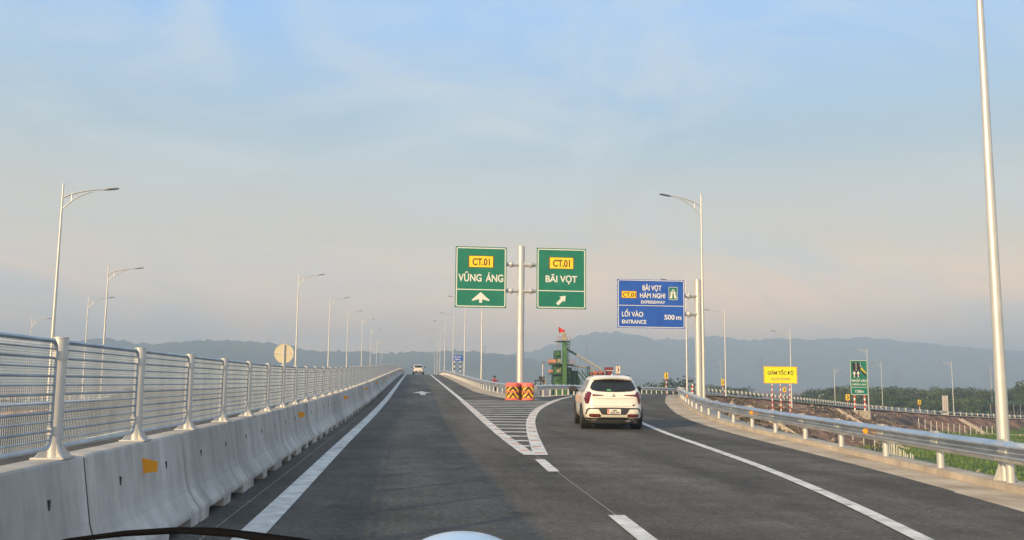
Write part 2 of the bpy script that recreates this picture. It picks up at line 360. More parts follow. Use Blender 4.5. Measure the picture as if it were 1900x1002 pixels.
# verges and kerbs
vg = MB()
strip(vg, offs(inner, -1.0), offs(inner, -.16), .010, 2)
vA = cr([(5.9, 49.0, 0), (5.2, 56, 0), (4.75, 64, 0), (4.85, 75, 0), (5.0, 90, 0), (5.25, 115, 0), (5.5, 145, 0), (5.8, 172, 0), (6.2, 205, 0), (6.8, 235, 0), (7.4, 265, 0)], 1.0)
vB = cr([(7.4, 50.4, 0), (6.9, 54.5, 0)] + [(rail_main[i, 0] + .35, rail_main[i, 1], 0) for i in range(5, len(rail_main) - 1, 12)], 1.0)
nn = 200; vA = resamp(vA, nn); vB = resamp(vB, nn)
for P in (vA, vB):
    P[:, 2] = [Hm(y) for y in P[:, 1]]
strip(vg, vA, vB, .012, 2)
oV = outer[outer[:, 1] > 54]
strip(vg, offs(oV, -.5), offs(oV, .7), .016, 2)
strip(vg, offs(l_out, -.5), offs(l_out, .5), .016, 1)
tag(vg.build('verge', M['verge']), kind='structure')
kb = closed_slab(MB(), offs(inner, -.16), offs(inner, .20), .11)
ow = offs(inner, .20); ow2 = offs(inner, .95)
strip(kb, ow, ow2, -.02)
tag(kb.build('kerb', M['kerb']), kind='structure')

# painted markings
pm = MB()
def line(P, w, dz=.008, gaps=None):
    strip(pm, offs(P, -w / 2), offs(P, w / 2), dz)
line(ypath(XL, -6, 284), .27)
line(ypath(XM, 19.6, 284), .24)
gR = cr([(2.74, 18.7, 0), (3.05, 21.5, 0), (3.62, 26.5, 0), (4.5, 33, 0), (5.95, 41, 0), (8.3, 50.5, 0), (9.9, 55.5, 0)], .7); gR[:, 2] = [Hm(y) for y in gR[:, 1]]
gR_main = gR
line(gR, .30, .012)
gL = ypath(lambda y: XM(y) - .02, 18.7, 48); line(gL, .28, .0121)
rl = cr([(9.9, 55.5, Hm(55.5))] + [tuple(p) for p in offs(outer, 1.35)[5::9]], 1.0); line(rl, .18, .014)
rr = offs(inner, -.95 - 1.95); rr[:, 2] = [Hm(p[1]) if p[1] < 50 else p[2] for p in rr]; line(rr, .19, .012)
for (y0, y1, x0, x1) in [(15.4, 17.75, 2.48, 2.58), (8.2, 10.4, 2.28, 2.38), (1.2, 3.4, 2.1, 2.2)]:
    line(np.array([(x0, y0, Hm(y0)), (x1, y1, Hm(y1))]), .19, .010)
xr = lambda y: float(np.interp(y, gR[:, 1], gR[:, 0]))
y = 20.9
while y < 49:                                        # gore hatching
    a = XM(y) + .12; b = xr(y) - .14
    if b - a > .05:
        k = .16; w = .36
        q = [(a, y + k * 0), (b, y - k * (b - a) / 3), (b, y + w - k * (b - a) / 3), (a, y + w)]
        pm.add([(px, py, Hm(py) + .010) for px, py in q], [(0, 1, 2, 3)])
    y += 1.62
P = [(3.2, 53.8), (5.25, 56.8), (5.9, 51.6)]
for i in range(2):
    a = np.array(P[i]); b = np.array(P[i + 1]); line(np.array([(a[0], a[1], Hm(a[1])), (b[0], b[1], Hm(b[1]))]), .16, .018)
ax = 1.12; ay = 56.6; ah = []
for (px, py) in [(-.17, 0), (.17, 0), (.17, 3.6), (.62, 3.2), (0, 7.0), (-.62, 3.2), (-.17, 3.6)]: ah.append((ax + px, ay + py, Hm(ay + py) + .012))
pm.add(ah[:1] + ah[1:3] + ah[6:], [(0, 1, 2, 3)]); pm.add([ah[3], ah[4], ah[5]], [(0, 1, 2)])
for y0 in (-5,):                                     # opposing carriageway lines
    line(ypath(lambda y: XL(y) - 2.35, -6, 284), .2)
    ll = offs(l_out, 1.2); line(ll, .2, .0)
    for k in range(40): line(ypath(lambda y: XL(y) - 6.0, -5 + k * 7, -2 + k * 7), .15)
tag(pm.build('road_markings', M['paint']), kind='structure')
st = MB()
for P, s in ((gR, 1), (ypath(XM, 19.4, 48), -1)):
    d = np.concatenate([[0], np.cumsum(np.linalg.norm(np.diff(P[:, :2], axis=0), axis=1))])
    for q in np.arange(.4, d[-1], 1.75):
        p = [np.interp(q, d, P[:, k]) for k in range(3)]; st.box(p[0] - .10, p[0] + .10, p[1] - .04, p[1] + .04, p[2] + .010, p[2] + .022)
tag(st.build('rumble_marks', M['stud']), kind='structure')
sm_ = MB(); strip(sm_, ypath(lambda y: float(np.interp(y, [2, 17.7, 22], [2.11, 2.60, 2.72])), 2, 22), ypath(lambda y: float(np.interp(y, [2, 17.7, 22], [2.128, 2.618, 2.738])), 2, 22), .006)
strip(sm_, ypath(lambda y: XL(y) - .42, 2, 120), ypath(lambda y: XL(y) - .405, 2, 120), .005)
tag(sm_.build('road_joint', M['seam']), kind='structure')

# ------------------------------------------------------------------ terrain (one sheet to the horizon)
def grid_axis(lo, hi, step, far):
    a = list(np.arange(lo, hi + .01, step)); d = step; x = hi
    while x < far: d *= 1.28; x += d; a.append(min(x, far))
    d = step; x = lo; b = []
    while x > -far: d *= 1.28; x -= d; b.append(max(x, -far))
    return np.array(b[::-1] + a)
gx = grid_axis(-70, 150, 1.25, 6000); gy = grid_axis(-12, 215, 1.25, 6000)
GX, GY = np.meshgrid(gx, gy); sh = GX.shape; px = GX.ravel(); py = GY.ravel()
def vnoise(x, y, s, seed):
    r = np.random.RandomState(seed); t = r.rand(256, 256); x = x / s; y = y / s; xi = np.floor(x).astype(int); yi = np.floor(y).astype(int); fx = x - xi; fy = y - yi
    fx = fx * fx * (3 - 2 * fx); fy = fy * fy * (3 - 2 * fy); g = lambda a, b: t[a % 256, b % 256]
    return (g(xi, yi) * (1 - fx) + g(xi + 1, yi) * fx) * (1 - fy) + (g(xi, yi + 1) * (1 - fx) + g(xi + 1, yi + 1) * fx) * fy - .5
def field(x, y):
    z = -6.1 + vnoise(x, y, 17, 1) * .5 + vnoise(x, y, 5, 2) * .22
    return z + np.clip((y - 185) / 60, 0, 1) * 1.0
def emb(x, y, C, hw):
    best = np.full(len(x), -1e9); near = np.full(len(x), 1e9)
    for i in range(len(C) - 1):
        a = C[i]; b = C[i + 1]; d = b[:2] - a[:2]; L2 = (d ** 2).sum()
        t = np.clip(((x - a[0]) * d[0] + (y - a[1]) * d[1]) / L2, 0, 1)
        qx = a[0] + t * d[0]; qy = a[1] + t * d[1]; dist = np.hypot(x - qx, y - qy) - (hw[i] * (1 - t) + hw[i + 1] * t)
        z = a[2] * (1 - t) + b[2] * t - .17 - np.maximum(0, dist) / 1.75
        raw = np.hypot(x - qx, y - qy); m = raw < near; best = np.where(m, z, best); near = np.where(m, raw, near)
    return best
def pair(Ap, Bp, k=5):
    n = 400; a = resamp(Ap, n)[::k]; b = resamp(Bp, n)[::k]; return (a + b) / 2, np.linalg.norm((a - b)[:, :2], axis=1) / 2
yy = np.arange(-8, 56, 4.0)
C1 = np.array([((at_y(l_out, y)[0] + at_y(inner, y)[0]) / 2, y, Hm(y)) for y in yy]); h1 = np.array([(at_y(inner, y)[0] - at_y(l_out, y)[0]) / 2 + .7 for y in yy])
yy = np.arange(52, 300, 6.0); C2 = np.array([((XL(y) - 8.9 + XL(y) + 7.0) / 2, y, Hm(y)) for y in yy]); h2 = np.full(len(yy), 8.0)
C3, h3 = pair(outer, inner[inner[:, 1] > 54.6]); h3 += .8
C4, h4 = pair(l_out[l_out[:, 1] > 60], l_in); h4 += .8
def ground(x, y):
    x = np.atleast_1d(np.asarray(x, float)); y = np.atleast_1d(np.asarray(y, float))
    e = np.maximum.reduce([emb(x, y, C1, h1), emb(x, y, C2, h2), emb(x, y, C3, h3), emb(x, y, C4, h4)])
    f = field(x, y); k = np.clip((x - 8) / 6, 0, 1) * np.clip((y - 5) / 10, 0, 1)
    rough = (vnoise(x, y, 3.1, 5) * .5 + vnoise(x, y, 7.3, 6) * .9)
    slope = np.clip((e - f) / 2, 0, 1) * np.clip((f + 6.6) * 0 + 1, 0, 1)
    deep = np.zeros_like(x)
    for C, h in ((C1, h1), (C2, h2), (C3, h3), (C4, h4)):
        pass
    return np.maximum(f, e)
Z0 = ground(px, py)
# small erosion gullies on the slopes only (never inside the road footprint)
E_ = np.maximum.reduce([emb(px, py, C1, h1 + 1.2), emb(px, py, C2, h2 + 1.2), emb(px, py, C3, h3 + 1.2), emb(px, py, C4, h4 + 1.2)])
onslope = (E_ > Z0 + .55).astype(float)
Zt = Z0 - onslope * (np.abs(vnoise(px, py, 2.6, 8)) * .9)
nx_, ny_ = len(gx), len(gy)
vs = np.stack([px, py, Zt], 1); idx = np.arange(nx_ * ny_).reshape(ny_, nx_)
fs = np.stack([idx[:-1, :-1].ravel(), idx[:-1, 1:].ravel(), idx[1:, 1:].ravel(), idx[1:, :-1].ravel()], 1)
me = bpy.data.meshes.new('ground'); me.from_pydata(vs.tolist(), [], fs.tolist()); me.materials.append(M['earth']); me.polygons.foreach_set('use_smooth', [True] * len(me.polygons))
g = bpy.data.objects.new('ground', me); COL.objects.link(g); tag(g, kind='structure')
def gz(x, y): return float(ground(x, y)[0])

# ------------------------------------------------------------------ hills
def hill_range(name, D, prof, depth, seed):
    """prof: list of (x in metres at distance D, ridge height)"""
    xs = np.arange(prof[0][0], prof[-1][0], D / 420); hz = np.interp(xs, [p[0] for p in prof], [p[1] for p in prof])
    k = np.ones(5) / 5; hz = np.convolve(np.pad(hz, 2, mode='edge'), k, 'valid')
    rows = np.linspace(-1, 1, 27); V = []
    for r in rows:
        yk = D + r * depth + vnoise(xs, xs * 0 + r * 37, D / 12, seed) * depth * .25
        prf = np.clip(1 - np.abs(r) ** 1.25, 0, 1)
        rid = vnoise(xs, xs * 0 + r * depth, D / 26, seed + 1) * .30 + vnoise(xs, xs * 0 + r * depth, D / 70, seed + 2) * .14
        z = -6 + (hz + 6) * np.clip(prf * (1 + rid * (1 - prf) * 2.2), 0, 1.0)
        z += vnoise(xs, xs * 0 + r * depth, D / 210, seed + 3) * D * .0036 * prf + vnoise(xs, xs * 0 + r * depth, D / 520, seed + 4) * D * .0022 * prf
        V.append(np.stack([xs, yk, z], 1))
    V = np.array(V); nr, nc = V.shape[:2]; idx = np.arange(nr * nc).reshape(nr, nc)
    fs = np.stack([idx[:-1, :-1].ravel(), idx[:-1, 1:].ravel(), idx[1:, 1:].ravel(), idx[1:, :-1].ravel()], 1)
    me = bpy.data.meshes.new(name); me.from_pydata(V.reshape(-1, 3).tolist(), [], fs.tolist()); me.materials.append(M['hill']); me.polygons.foreach_set('use_smooth', [True] * len(me.polygons))
    o = bpy.data.objects.new(name, me); COL.objects.link(o); tag(o, kind='structure')
def sil(D, pts):
    out = []
    for u, v in pts:
        d = cam.matrix_world.to_3x3() @ Vector(((u - 950) / 1720, (501 - v) / 1720, -1)); k = D / d.y; out.append((d.x * k, CH + d.z * k))
    return out
D1, D2 = 1700.0, 2600.0
hill_range('hills', D1, [(-1900, 120), (-1500, 100)] + sil(D1, [(-200, 655), (0, 645), (120, 636), (200, 629), (235, 634), (290, 641), (350, 634), (420, 632), (480, 634), (530, 640), (590, 651), (640, 651), (700, 656), (760, 656), (800, 653), (830, 650), (900, 655), (960, 662), (1010, 672), (1100, 690), (1200, 705)]), 420, 11)
hill_range('hills', D2, sil(D2, [(860, 690), (920, 662), (965, 655), (1005, 647), (1040, 634), (1085, 621), (1130, 618), (1175, 622), (1215, 633), (1245, 629), (1290, 626), (1330, 620), (1360, 625), (1390, 633), (1440, 630), (1500, 632), (1560, 628), (1610, 625), (1650, 631), (1720, 639), (1800, 645), (1900, 650), (2000, 655), (2100, 645)]) + [(3400, 150)], 700, 23)

# ------------------------------------------------------------------ concrete barrier and mesh fence
def frame_at(Y, dx=0.0):
    s = math.atan2(XL(Y + 1) - XL(Y - 1), 2); p = math.atan2(Hm(Y + 1) - Hm(Y - 1), 2)
    return (XL(Y) - .98 + dx, Y, Hm(Y)), (p, 0, -s)
def barrier(refl):
    b = MB(); Ls = 2.97
    prof = [(.335, .13), (.325, .16), (.27, .235), (.215, .32), (.185, .42), (.165, .55), (.115, .895), (.10, .91)]
    def sect(y, zb, ins=0.0): 
        half = [(.335, zb)] + prof; return [(x - ins, y, z) for x, z in half] + [(-(x - ins), y, z) for x, z in half[::-1]]
    cuts = [(.01, 0.02, 0), (.03, 0, 0), (.42, 0, 0), (.42001, 0, .10), (1.28, 0, .10), (1.28001, 0, 0), (1.69, 0, 0), (1.69001, 0, .10), (2.55, 0, .10), (2.55001, 0, 0), (2.91, 0, 0), (2.93, .02, 0)]
    rings = [sect(y, zb, ins) for y, ins, zb in cuts]; n = len(rings[0]); vs = [v for r in rings for v in r]; fs = []
    for i in range(len(rings) - 1):
        for k in range(n): a = i * n + k; c = i * n + (k + 1) % n; fs.append((a, c, c + n, a + n))
    fs.append(tuple(range(n))); fs.append(tuple((len(rings) - 1) * n + k for k in range(n))[::-1]); b.add(vs, fs)
    for yy_ in (.75, 2.2): b.box(.146, .156, yy_ - .018, yy_ + .018, .60, .68, 1)
    o = b.build('concrete_barrier', [M['barrier'], M['black']])
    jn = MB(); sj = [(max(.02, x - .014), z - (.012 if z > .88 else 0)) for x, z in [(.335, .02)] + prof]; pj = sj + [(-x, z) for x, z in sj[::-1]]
    jn.prism(pj, 2.915, 2.98); jn.build('joint_shade', M['black'], o)  # black insert added to stand in for the shade inside the open joint
    if refl:
        r = MB(); r.prism([(.13, .64), (.265, .655), (.265, .745), (.13, .775)], 1.42, 1.435); r.build('reflector', M['orange'], o)
    return o
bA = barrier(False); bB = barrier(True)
tag(bA, 'grey precast concrete barrier segment with scupper feet, carrying no orange reflector', 'barrier', 'concrete barrier segments along the left lane')
tag(bB, 'grey precast concrete barrier segment with an orange reflector on its face', 'barrier', 'concrete barrier segments with orange reflectors')
first = {0: True, 1: True}; nref = 0; cnt = 0
ORD = ['first', 'second', 'third', 'fourth', 'fifth', 'sixth', 'seventh', 'eighth', 'ninth', 'tenth', 'eleventh', 'twelfth', 'thirteenth', 'fourteenth', 'fifteenth', 'sixteenth', 'seventeenth', 'eighteenth']
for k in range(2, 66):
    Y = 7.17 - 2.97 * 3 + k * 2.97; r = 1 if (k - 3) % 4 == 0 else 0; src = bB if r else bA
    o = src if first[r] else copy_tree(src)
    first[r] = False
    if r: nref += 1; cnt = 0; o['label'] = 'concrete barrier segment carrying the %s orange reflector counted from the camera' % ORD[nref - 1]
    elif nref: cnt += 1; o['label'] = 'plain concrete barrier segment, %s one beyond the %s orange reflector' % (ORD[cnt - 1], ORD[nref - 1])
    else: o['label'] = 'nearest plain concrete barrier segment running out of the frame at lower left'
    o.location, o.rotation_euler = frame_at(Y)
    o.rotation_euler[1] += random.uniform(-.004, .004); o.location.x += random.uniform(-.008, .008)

# fence: one thing, its posts and panels as parts
fence = empty('mesh_fence', (XL(5) - .98, 5, 0), label='galvanised mesh anti-glare fence on top of the concrete barrier', cat='fence')
def post_mesh():
    b = MB(); b.tube([(0, 0, .92), (0, 0, 1.735)], .047, 14); b.tube([(0, 0, 1.735), (0, 0, 1.745)], .052, 14)
    b.box(-.11, .11, -.12, .12, .911, .922)
    for a in range(4):
        T = Matrix.Rotation(a * math.pi / 2 + math.pi / 4, 4, 'Z'); b.add([(.04, -.005, .92), (.13, -.005, .92), (.04, -.005, 1.02), (.04, .005, .92), (.13, .005, .92), (.04, .005, 1.02)], [(0, 1, 2), (3, 5, 4), (0, 3, 4, 1), (1, 4, 5, 2), (2, 5, 3, 0)], 0, T)
    for z in (1.10, 1.62): b.tube([(0, 0, z - .03), (0, 0, z + .03)], .053, 14); b.box(-.012, .012, -.11, .11, z - .028, z + .028)
    return b
def panel_mesh():
    b = MB(); y0, y1, z0, z1, r = .080, 1.90, .985, 1.715, .07
    pts = []
    for (cy, cz, a0) in ((y1 - r, z1 - r, 0), (y0 + r, z1 - r, 90), (y0 + r, z0 + r, 180), (y1 - r, z0 + r, 270)):
        for q in range(5): a = R(a0 + q * 22.5); pts.append((0, cy + r * math.cos(a), cz + r * math.sin(a)))
    pts.append(pts[0]); pts.append(pts[1]); b.tube(pts, .016, 7, caps=False)
    nz = 11
    for k in range(nz):
        z = z0 + .055 + (z1 - z0 - .11) * k / (nz - 1)
        vs = [(.0, y0 + .01, z - .0065), (.013, y0 + .01, z), (0, y0 + .01, z + .0065), (-.003, y0 + .01, z + .0065), (.010, y0 + .01, z), (-.003, y0 + .01, z - .0065)]
        vs2 = [(a, y1 - .01, c) for a, _, c in vs]
        b.add(vs + vs2, [(i, (i + 1) % 6, (i + 1) % 6 + 6, i + 6) for i in range(6)])
    for k in range(58):
        y = y0 + .02 + (y1 - y0 - .04) * k / 57; b.box(-.0016, .0016, y - .0014, y + .0014, z0 + .01, z1 - .01)
    for k in range(40):
        z = z0 + .02 + (z1 - z0 - .04) * k / 39; b.box(.002, .005, y0 + .01, y1 - .01, z - .0014, z + .0014)
    return b
fence.rotation_euler = (0, 0, 0)
pst = post_mesh().build('post', M['galv'], fence); smooth_by_angle(pst, 35)
pan = panel_mesh().build('mesh_panel', M['mesh'], fence)
FP = 1.985
for k in range(98):
    Y = 6.83 + FP * (k - 2); (lx, ly, lz), e = frame_at(Y)
    lc_ = (lx - fence.location.x, ly - fence.location.y, lz)
    p = pst if k == 0 else pst.copy(); q = pan if k == 0 else pan.copy()
    if k: COL.objects.link(p); COL.objects.link(q)
    p.location = lc_; q.location = lc_; q.rotation_euler = e; p.rotation_euler = (0, 0, e[2])

# ------------------------------------------------------------------ guard rails
def guardrail(name, P, side, label, step=2.0, maxpost=98, blocks=True, skip=0, two=False):
    """P path of the posts; side = +1 when the beam is to the left of the path direction"""
    root = empty(name, tuple(P[0]), label=label, cat='guard rail'); o0 = P[0]
    Q = P - o0; Q[:, 2] = P[:, 2] - o0[2]
    beam = offs(Q, -side * .13)
    prof = [(0, 0), (.012, .012), (.083, .058), (.088, .08), (.083, .102), (.0, .142), (-.004, .155), (.0, .168), (.083, .208), (.088, .23), (.083, .252), (.012, .298), (0, .31)]
    outl = prof + [(a - .006, c) for a, c in prof[::-1]]
    t = np.gradient(beam[:, :2], axis=0); t /= np.linalg.norm(t, axis=1)[:, None]
    vs = []; fs = []; nn_ = len(outl)
    for i in range(len(beam)):
        nx0, ny0 = -t[i, 1] * side, t[i, 0] * side
        for a, c in outl: vs.append((beam[i, 0] + nx0 * (a - .02), beam[i, 1] + ny0 * (a - .02), beam[i, 2] + .40 + c))
    for i in range(len(beam) - 1):
        for k in range(nn_): a = i * nn_ + k; c = i * nn_ + (k + 1) % nn_; fs.append((a, c, c + nn_, a + nn_))
    fs.append(tuple(range(nn_))); fs.append(tuple((len(beam) - 1) * nn_ + k for k in range(nn_))[::-1])
    mb = MB(); mb.add(vs, fs); bo = mb.build('rail_beam', M['galv2'], root)
    # splice bolts
    s = np.concatenate([[0], np.cumsum(np.linalg.norm(np.diff(Q[:, :2], axis=0), axis=1))])
    sp = MB()
    for q in np.arange(2.0 + skip, min(s[-1], 60), 4.0):
        p = np.array([np.interp(q, s, beam[:, k]) for k in range(3)]); tt = np.array([np.interp(q, s, t[:, 0]), np.interp(q, s, t[:, 1])])
        T = Matrix(((tt[0], -tt[1] * side, 0, p[0]), (tt[1], tt[0] * side, 0, p[1]), (0, 0, 1, p[2]), (0, 0, 0, 1)))
        for a in (-.1, 0, .1):
            for z in (.44, .48, .63, .67): sp.box(a - .012, a + .012, .055, .066, z - .01, z + .01, 0, T)
    if sp.v: sp.build('splice_bolts', M['galv'], root)
    pm_ = MB(); pm_.tube([(0, 0, -.35), (0, 0, .685)], .062, 12); pm_.tube([(0, 0, .685), (0, 0, .70), ], .066, 12)
    pp = None; bb = None
    stations = np.arange(skip, s[-1], step) if not hasattr(step, '__call__') else step(Q + o0, s)
    for j, q in enumerate(stations):
        if j >= maxpost: break
        p = [np.interp(q, s, Q[:, k]) for k in range(3)]; ang = math.atan2(np.interp(q, s, t[:, 1]), np.interp(q, s, t[:, 0]))
        if pp is None: pp = o = pm_.build('post', M['galv'], root); smooth_by_angle(pp)
        else: o = pp.copy(); COL.objects.link(o)
        o.location = p; o.rotation_euler = (0, 0, ang)
        if blocks:
            if bb is None:
                k_ = MB(); k_.box(-.12, .12, .055 * side, .118 * side, .41, .73); bb = c = k_.build('spacer_block', M['galv'], root)
            else: c = bb.copy(); COL.objects.link(c)
            c.location = p; c.rotation_euler = (0, 0, ang)
    if two and len(stations) > maxpost:
        rest = MB()
        for q in stations[maxpost:]:
            p = [np.interp(q, s, Q[:, k]) for k in range(3)]; ang = math.atan2(np.interp(q, s, t[:, 1]), np.interp(q, s, t[:, 0])); T = Matrix.Translation(p) @ Matrix.Rotation(ang, 4, 'Z')
            rest.add(pm_.v, pm_.f, 0, T)
            if blocks: rest.box(-.12, .12, min(.055 * side, .118 * side), max(.055 * side, .118 * side), .41, .73, 0, T)
        tag(rest.build('far_posts', M['galv'], root), kind='stuff')
    return root
innerN = inner[(inner[:, 1] < 176)]; start = np.argmin(abs(innerN[:, 1] - 3)); innerN = innerN[start:]
# phase the posts so that one stands at y = 15.4
def ramp_steps(P, s):
    out = []; q = float(np.interp(12.8, P[:, 1], s)) - 2.42 * 4
    while q < s[-1]:
        if q >= 0: out.append(q)
        y = float(np.interp(q, s, P[:, 1])); q += 2.42 if y < 92 else (1.12 if y < 137 else 2.0)
    return np.array(out)
gi = guardrail('guard_rail', innerN, 1, 'long galvanised guard rail curving along the right kerb of the ramp', step=ramp_steps, maxpost=100, two=True)
rf = MB()
s_ = np.concatenate([[0], np.cumsum(np.linalg.norm(np.diff(innerN[:, :2], axis=0), axis=1))])
for k, q in enumerate((15.5, 24.0, 40, 56)):
    p = np.array([np.interp(q, s_, innerN[:, j]) for j in range(3)]) - innerN[0]
    r_ = MB(); r_.tube([(p[0] - .20, p[1] - .03, p[2] + .56), (p[0] - .20, p[1] - .05, p[2] + .56)], .05, 10); r_.build('reflector', M['orange'], gi)
guardrail('guard_rail', outer[:150], -1, 'guard rail on the outer side of the ramp curve beyond the white car', step=2.0, maxpost=80)
guardrail('guard_rail', rail_main, 1, 'guard rail climbing along the right verge of the main road', step=2.0, maxpost=95)
guardrail('guard_rail', l_out[8:], -1, 'guard rail across the opposing carriageway behind the mesh fence', step=3.0, maxpost=80, blocks=False)
guardrail('guard_rail', l_in[:110], 1, 'guard rail on the inner side of the distant left ramp', step=3.0, maxpost=60, blocks=False)
nose = cr([(7.0, 53.6, .68), (7.05, 53.0, .67), (7.35, 52.8, .665), (7.65, 53.1, .67), (7.7, 54.6, .70)], .15)
mb = MB(); lo_ = nose.copy(); lo_[:, 2] += .40; hi_ = nose.copy(); hi_[:, 2] += .71
no = strip(mb, lo_ , hi_); o = no.build('guard_rail_nose', M['galv2']); tag(o, 'rounded steel end where two guard rails meet behind the red crash cushion', 'guard rail')
sm = o.modifiers.new('s', 'SOLIDIFY'); sm.thickness = .02

# ------------------------------------------------------------------ street lamps
def lamp_proto():
    root = empty('street_lamp')
    b = MB(); b.tube([(0, 0, 0), (0, 0, 10.3)], [.092, .036], 14); b.tube([(0, 0, 10.3), (0, 0, 10.36)], [.05, .03], 10); o = b.build('pole', M['galv'], root); smooth_by_angle(o)
    b = MB(); b.box(-.2, .2, -.2, .2, 0, .025)
    for a in range(4):
        T = Matrix.Rotation(a * math.pi / 2, 4, 'Z'); b.add([(.09, -.006, .025), (.19, -.006, .025), (.09, -.006, .3), (.09, .006, .025), (.19, .006, .025), (.09, .006, .3)], [(0, 1, 2), (3, 5, 4), (0, 3, 4, 1), (1, 4, 5, 2), (2, 5, 3, 0)], 0, T)
    b.build('base_plate', M['galv'], root)
    b = MB()
    def bez(p0, p1, p2, n=10): return [tuple((1 - t) ** 2 * Vector(p0) + 2 * t * (1 - t) * Vector(p1) + t * t * Vector(p2)) for t in np.linspace(0, 1, n)]
    b.tube(bez((0, 0, 9.68), (.55, 0, 10.08), (1.62, 0, 10.18)), [.034] * 6 + [.032, .03, .028, .026], 8)
    b.tube(bez((0, 0, 9.15), (.38, 0, 9.75), (1.18, 0, 10.06)), .026, 8); b.tube([(.36, 0, 9.58), (.36, 0, 9.92)], .022, 8)
    o = b.build('bracket_arm', M['galv'], root); smooth_by_angle(o)
    T = Matrix.Translation((1.60, 0, 10.17)) @ Matrix.Rotation(R(-9), 4, 'Y')
    h = MB(); sec = [(0, .035, .03), (.12, .06, .045), (.2, .12, .05), (.5, .13, .045), (.62, .09, .025), (.64, .03, .015)]; vs = []
    for x, w, t in sec: vs += [(x, -w, -t * .5), (x, -w * .8, t * .6), (x, w * .8, t * .6), (x, w, -t * .5), (x, 0, -t)]
    fs = [(i * 5 + k, i * 5 + (k + 1) % 5, i * 5 + 5 + (k + 1) % 5, i * 5 + 5 + k) for i in range(5) for k in range(5)] + [(0, 1, 2, 3, 4), (29, 28, 27, 26, 25)]
    h.add(vs, fs, 0, T); h.build('lamp_head', M['lampdark'], root)
    return root
LP = lamp_proto(); lamp_used = False
ordn = ['nearest', 'second', 'third', 'fourth', 'fifth', 'sixth', 'seventh', 'eighth', 'ninth']
def lamp(x, y, ztop, zbase, direction, label, group, toff=0.0):
    global lamp_used
    o = LP if not lamp_used else copy_tree(LP)
    lamp_used = True
    o.location = (x, y, zbase); o.scale = (1, 1, (ztop - zbase) / 10.36); o.rotation_euler = (0, 0, direction)
    tag(o, label, 'street lamp', group); return o
GL = 'street lamps along the left side of the opposing road'; GR = 'street lamps along the right side of the main road'; GP = 'street lamps along the curving ramp'; GK = 'street lamps along the distant left ramp'
left_main = [(-9.4, 82, 10.94), (-8.99, 111, 11.6), (-8.7, 141, 12.35), (-7.9, 171, 13.2), (-7.6, 205, 13.3), (-7.26, 238, 12.3), (-6.94, 272, 10.7)]
for i, (x, y, zt) in enumerate(left_main): lamp(x, y, zt, Hm(y) - .1, 0, ordn[i] + ' lamp counted from the front in the receding row left of the hilltop road', GL)
for i, (x, y, zt) in enumerate([(-14.76, 41, 9.83), (-20.1, 65, 9.19), (-29.44, 90, 9.29), (-45.0, 118, 8.97)]):
    lamp(x, y, zt, at_y(l_out, y)[2] - .15, .15, ['tall street lamp rising behind the nearest fence panels at far left', 'second tallest lamp at far left, its arm over the opposing ramp', 'third lamp of the far left row, just left of a taller one', 'lowest and farthest lamp of the far left row'][i], GK)
for i, (x, y, zt) in enumerate([(6.93, 85, 11.75), (7.25, 115, 12.35), (7.37, 145, 12.95), (7.3, 175, 13.35), (7.55, 205, 13.1), (7.98, 235, 12.1), (8.3, 265, 10.5)]):
    zt2 = zt if i > 1 else (Hm(y) + 10.3)
    lamp(x, y, {2: 12.55}.get(i, zt2), Hm(y) - .1, math.pi, ordn[i] + ' lamp counted from the front in the row behind the main road right guard rail', GR)
rampl = [(8.89, 13.10, 10.2, .05, 'nearest lamp post at the right edge, cut off by the top of the picture', 3.0),
         (15.35, 46.8, 11.6, .42, 'tall lamp beside the thick blue sign post, arm reaching left', 3.1),
         (24.1, 78, 10.8, .45, 'lamp post passing just right of the blue sign panel', 3.0),
         (34.7, 98.3, 9.95, .2, 'lamp between the blue sign post and the yellow roadwork sign', 2.9),
         (45.6, 106.4, 8.27, -1.3, 'lamp rising behind the yellow roadwork sign', 2.8),
         (69.0, 133, 7.45, -2.1, 'lamp rising directly behind the green merge sign', 2.7),
         (102.3, 165, 6.6, -3.7, 'lamp beyond the far ramp left of the nearest right post', 2.7)]
for x, y, zt, zb, lb, d in rampl: lamp(x, y, zt, min(zb, zb), d, lb, GP)
lamp(106.5, 199, 7.25, gz(106.5, 199), math.pi, 'thin distant lamp right of the green merge sign', GP)
lamp(78.6, 164, 5.1, gz(78.6, 164), 0.0, 'short lamp left of the green merge sign, its arm pointing right', GP)
lamp(153.5, 230, 7.4, gz(153.5, 230), math.pi, 'thin distant lamp seen just left of the nearest right post', GP)
lamp(87.0, 250, 8.7, gz(87, 250), math.pi, 'faint distant lamp above the trees left of the yellow roadwork sign', GP)

def ray(u, v, Y):
    d = cam.matrix_world.to_3x3() @ Vector(((u - 950) / 1720, (501 - v) / 1720, -1)); k = Y / d.y; return Vector((d.x * k, Y, CH + d.z * k))
# small garden lamps and posts beyond the ramp
def small_lamp(x, y, h, lb, d=0):
    z = gz(x, y); root = empty('park_lamp', (x, y, z), d, lb, 'lamp', 'small pale lamps beyond the far ramp')
    b = MB(); b.tube([(0, 0, 0), (0, 0, h)], [.10, .06], 8); b.build('pole', M['whitepole'], root)
    b = MB(); b.tube([(0, 0, h - .2), (.5, 0, h + .05), (.8, 0, h + .12)], .05, 6); b.box(.7, 1.3, -.15, .15, h + .06, h + .2); b.build('lamp_head', M['glasspale'], root)
for u, vt, Y, lb in [(1692, 731, 235, 'small pale lamp between the green merge sign and the white striped board'), (1822, 731, 240, 'small pale lamp just left of the nearest right lamp post'), (1520, 733, 230, 'small pale lamp left of the short lamp by the green sign'), (1540, 736, 236, 'small pale lamp hard by the short lamp left of the green sign')]:
    t = ray(u, vt, Y); small_lamp(t.x, Y, t.z - gz(t.x, Y), lb)

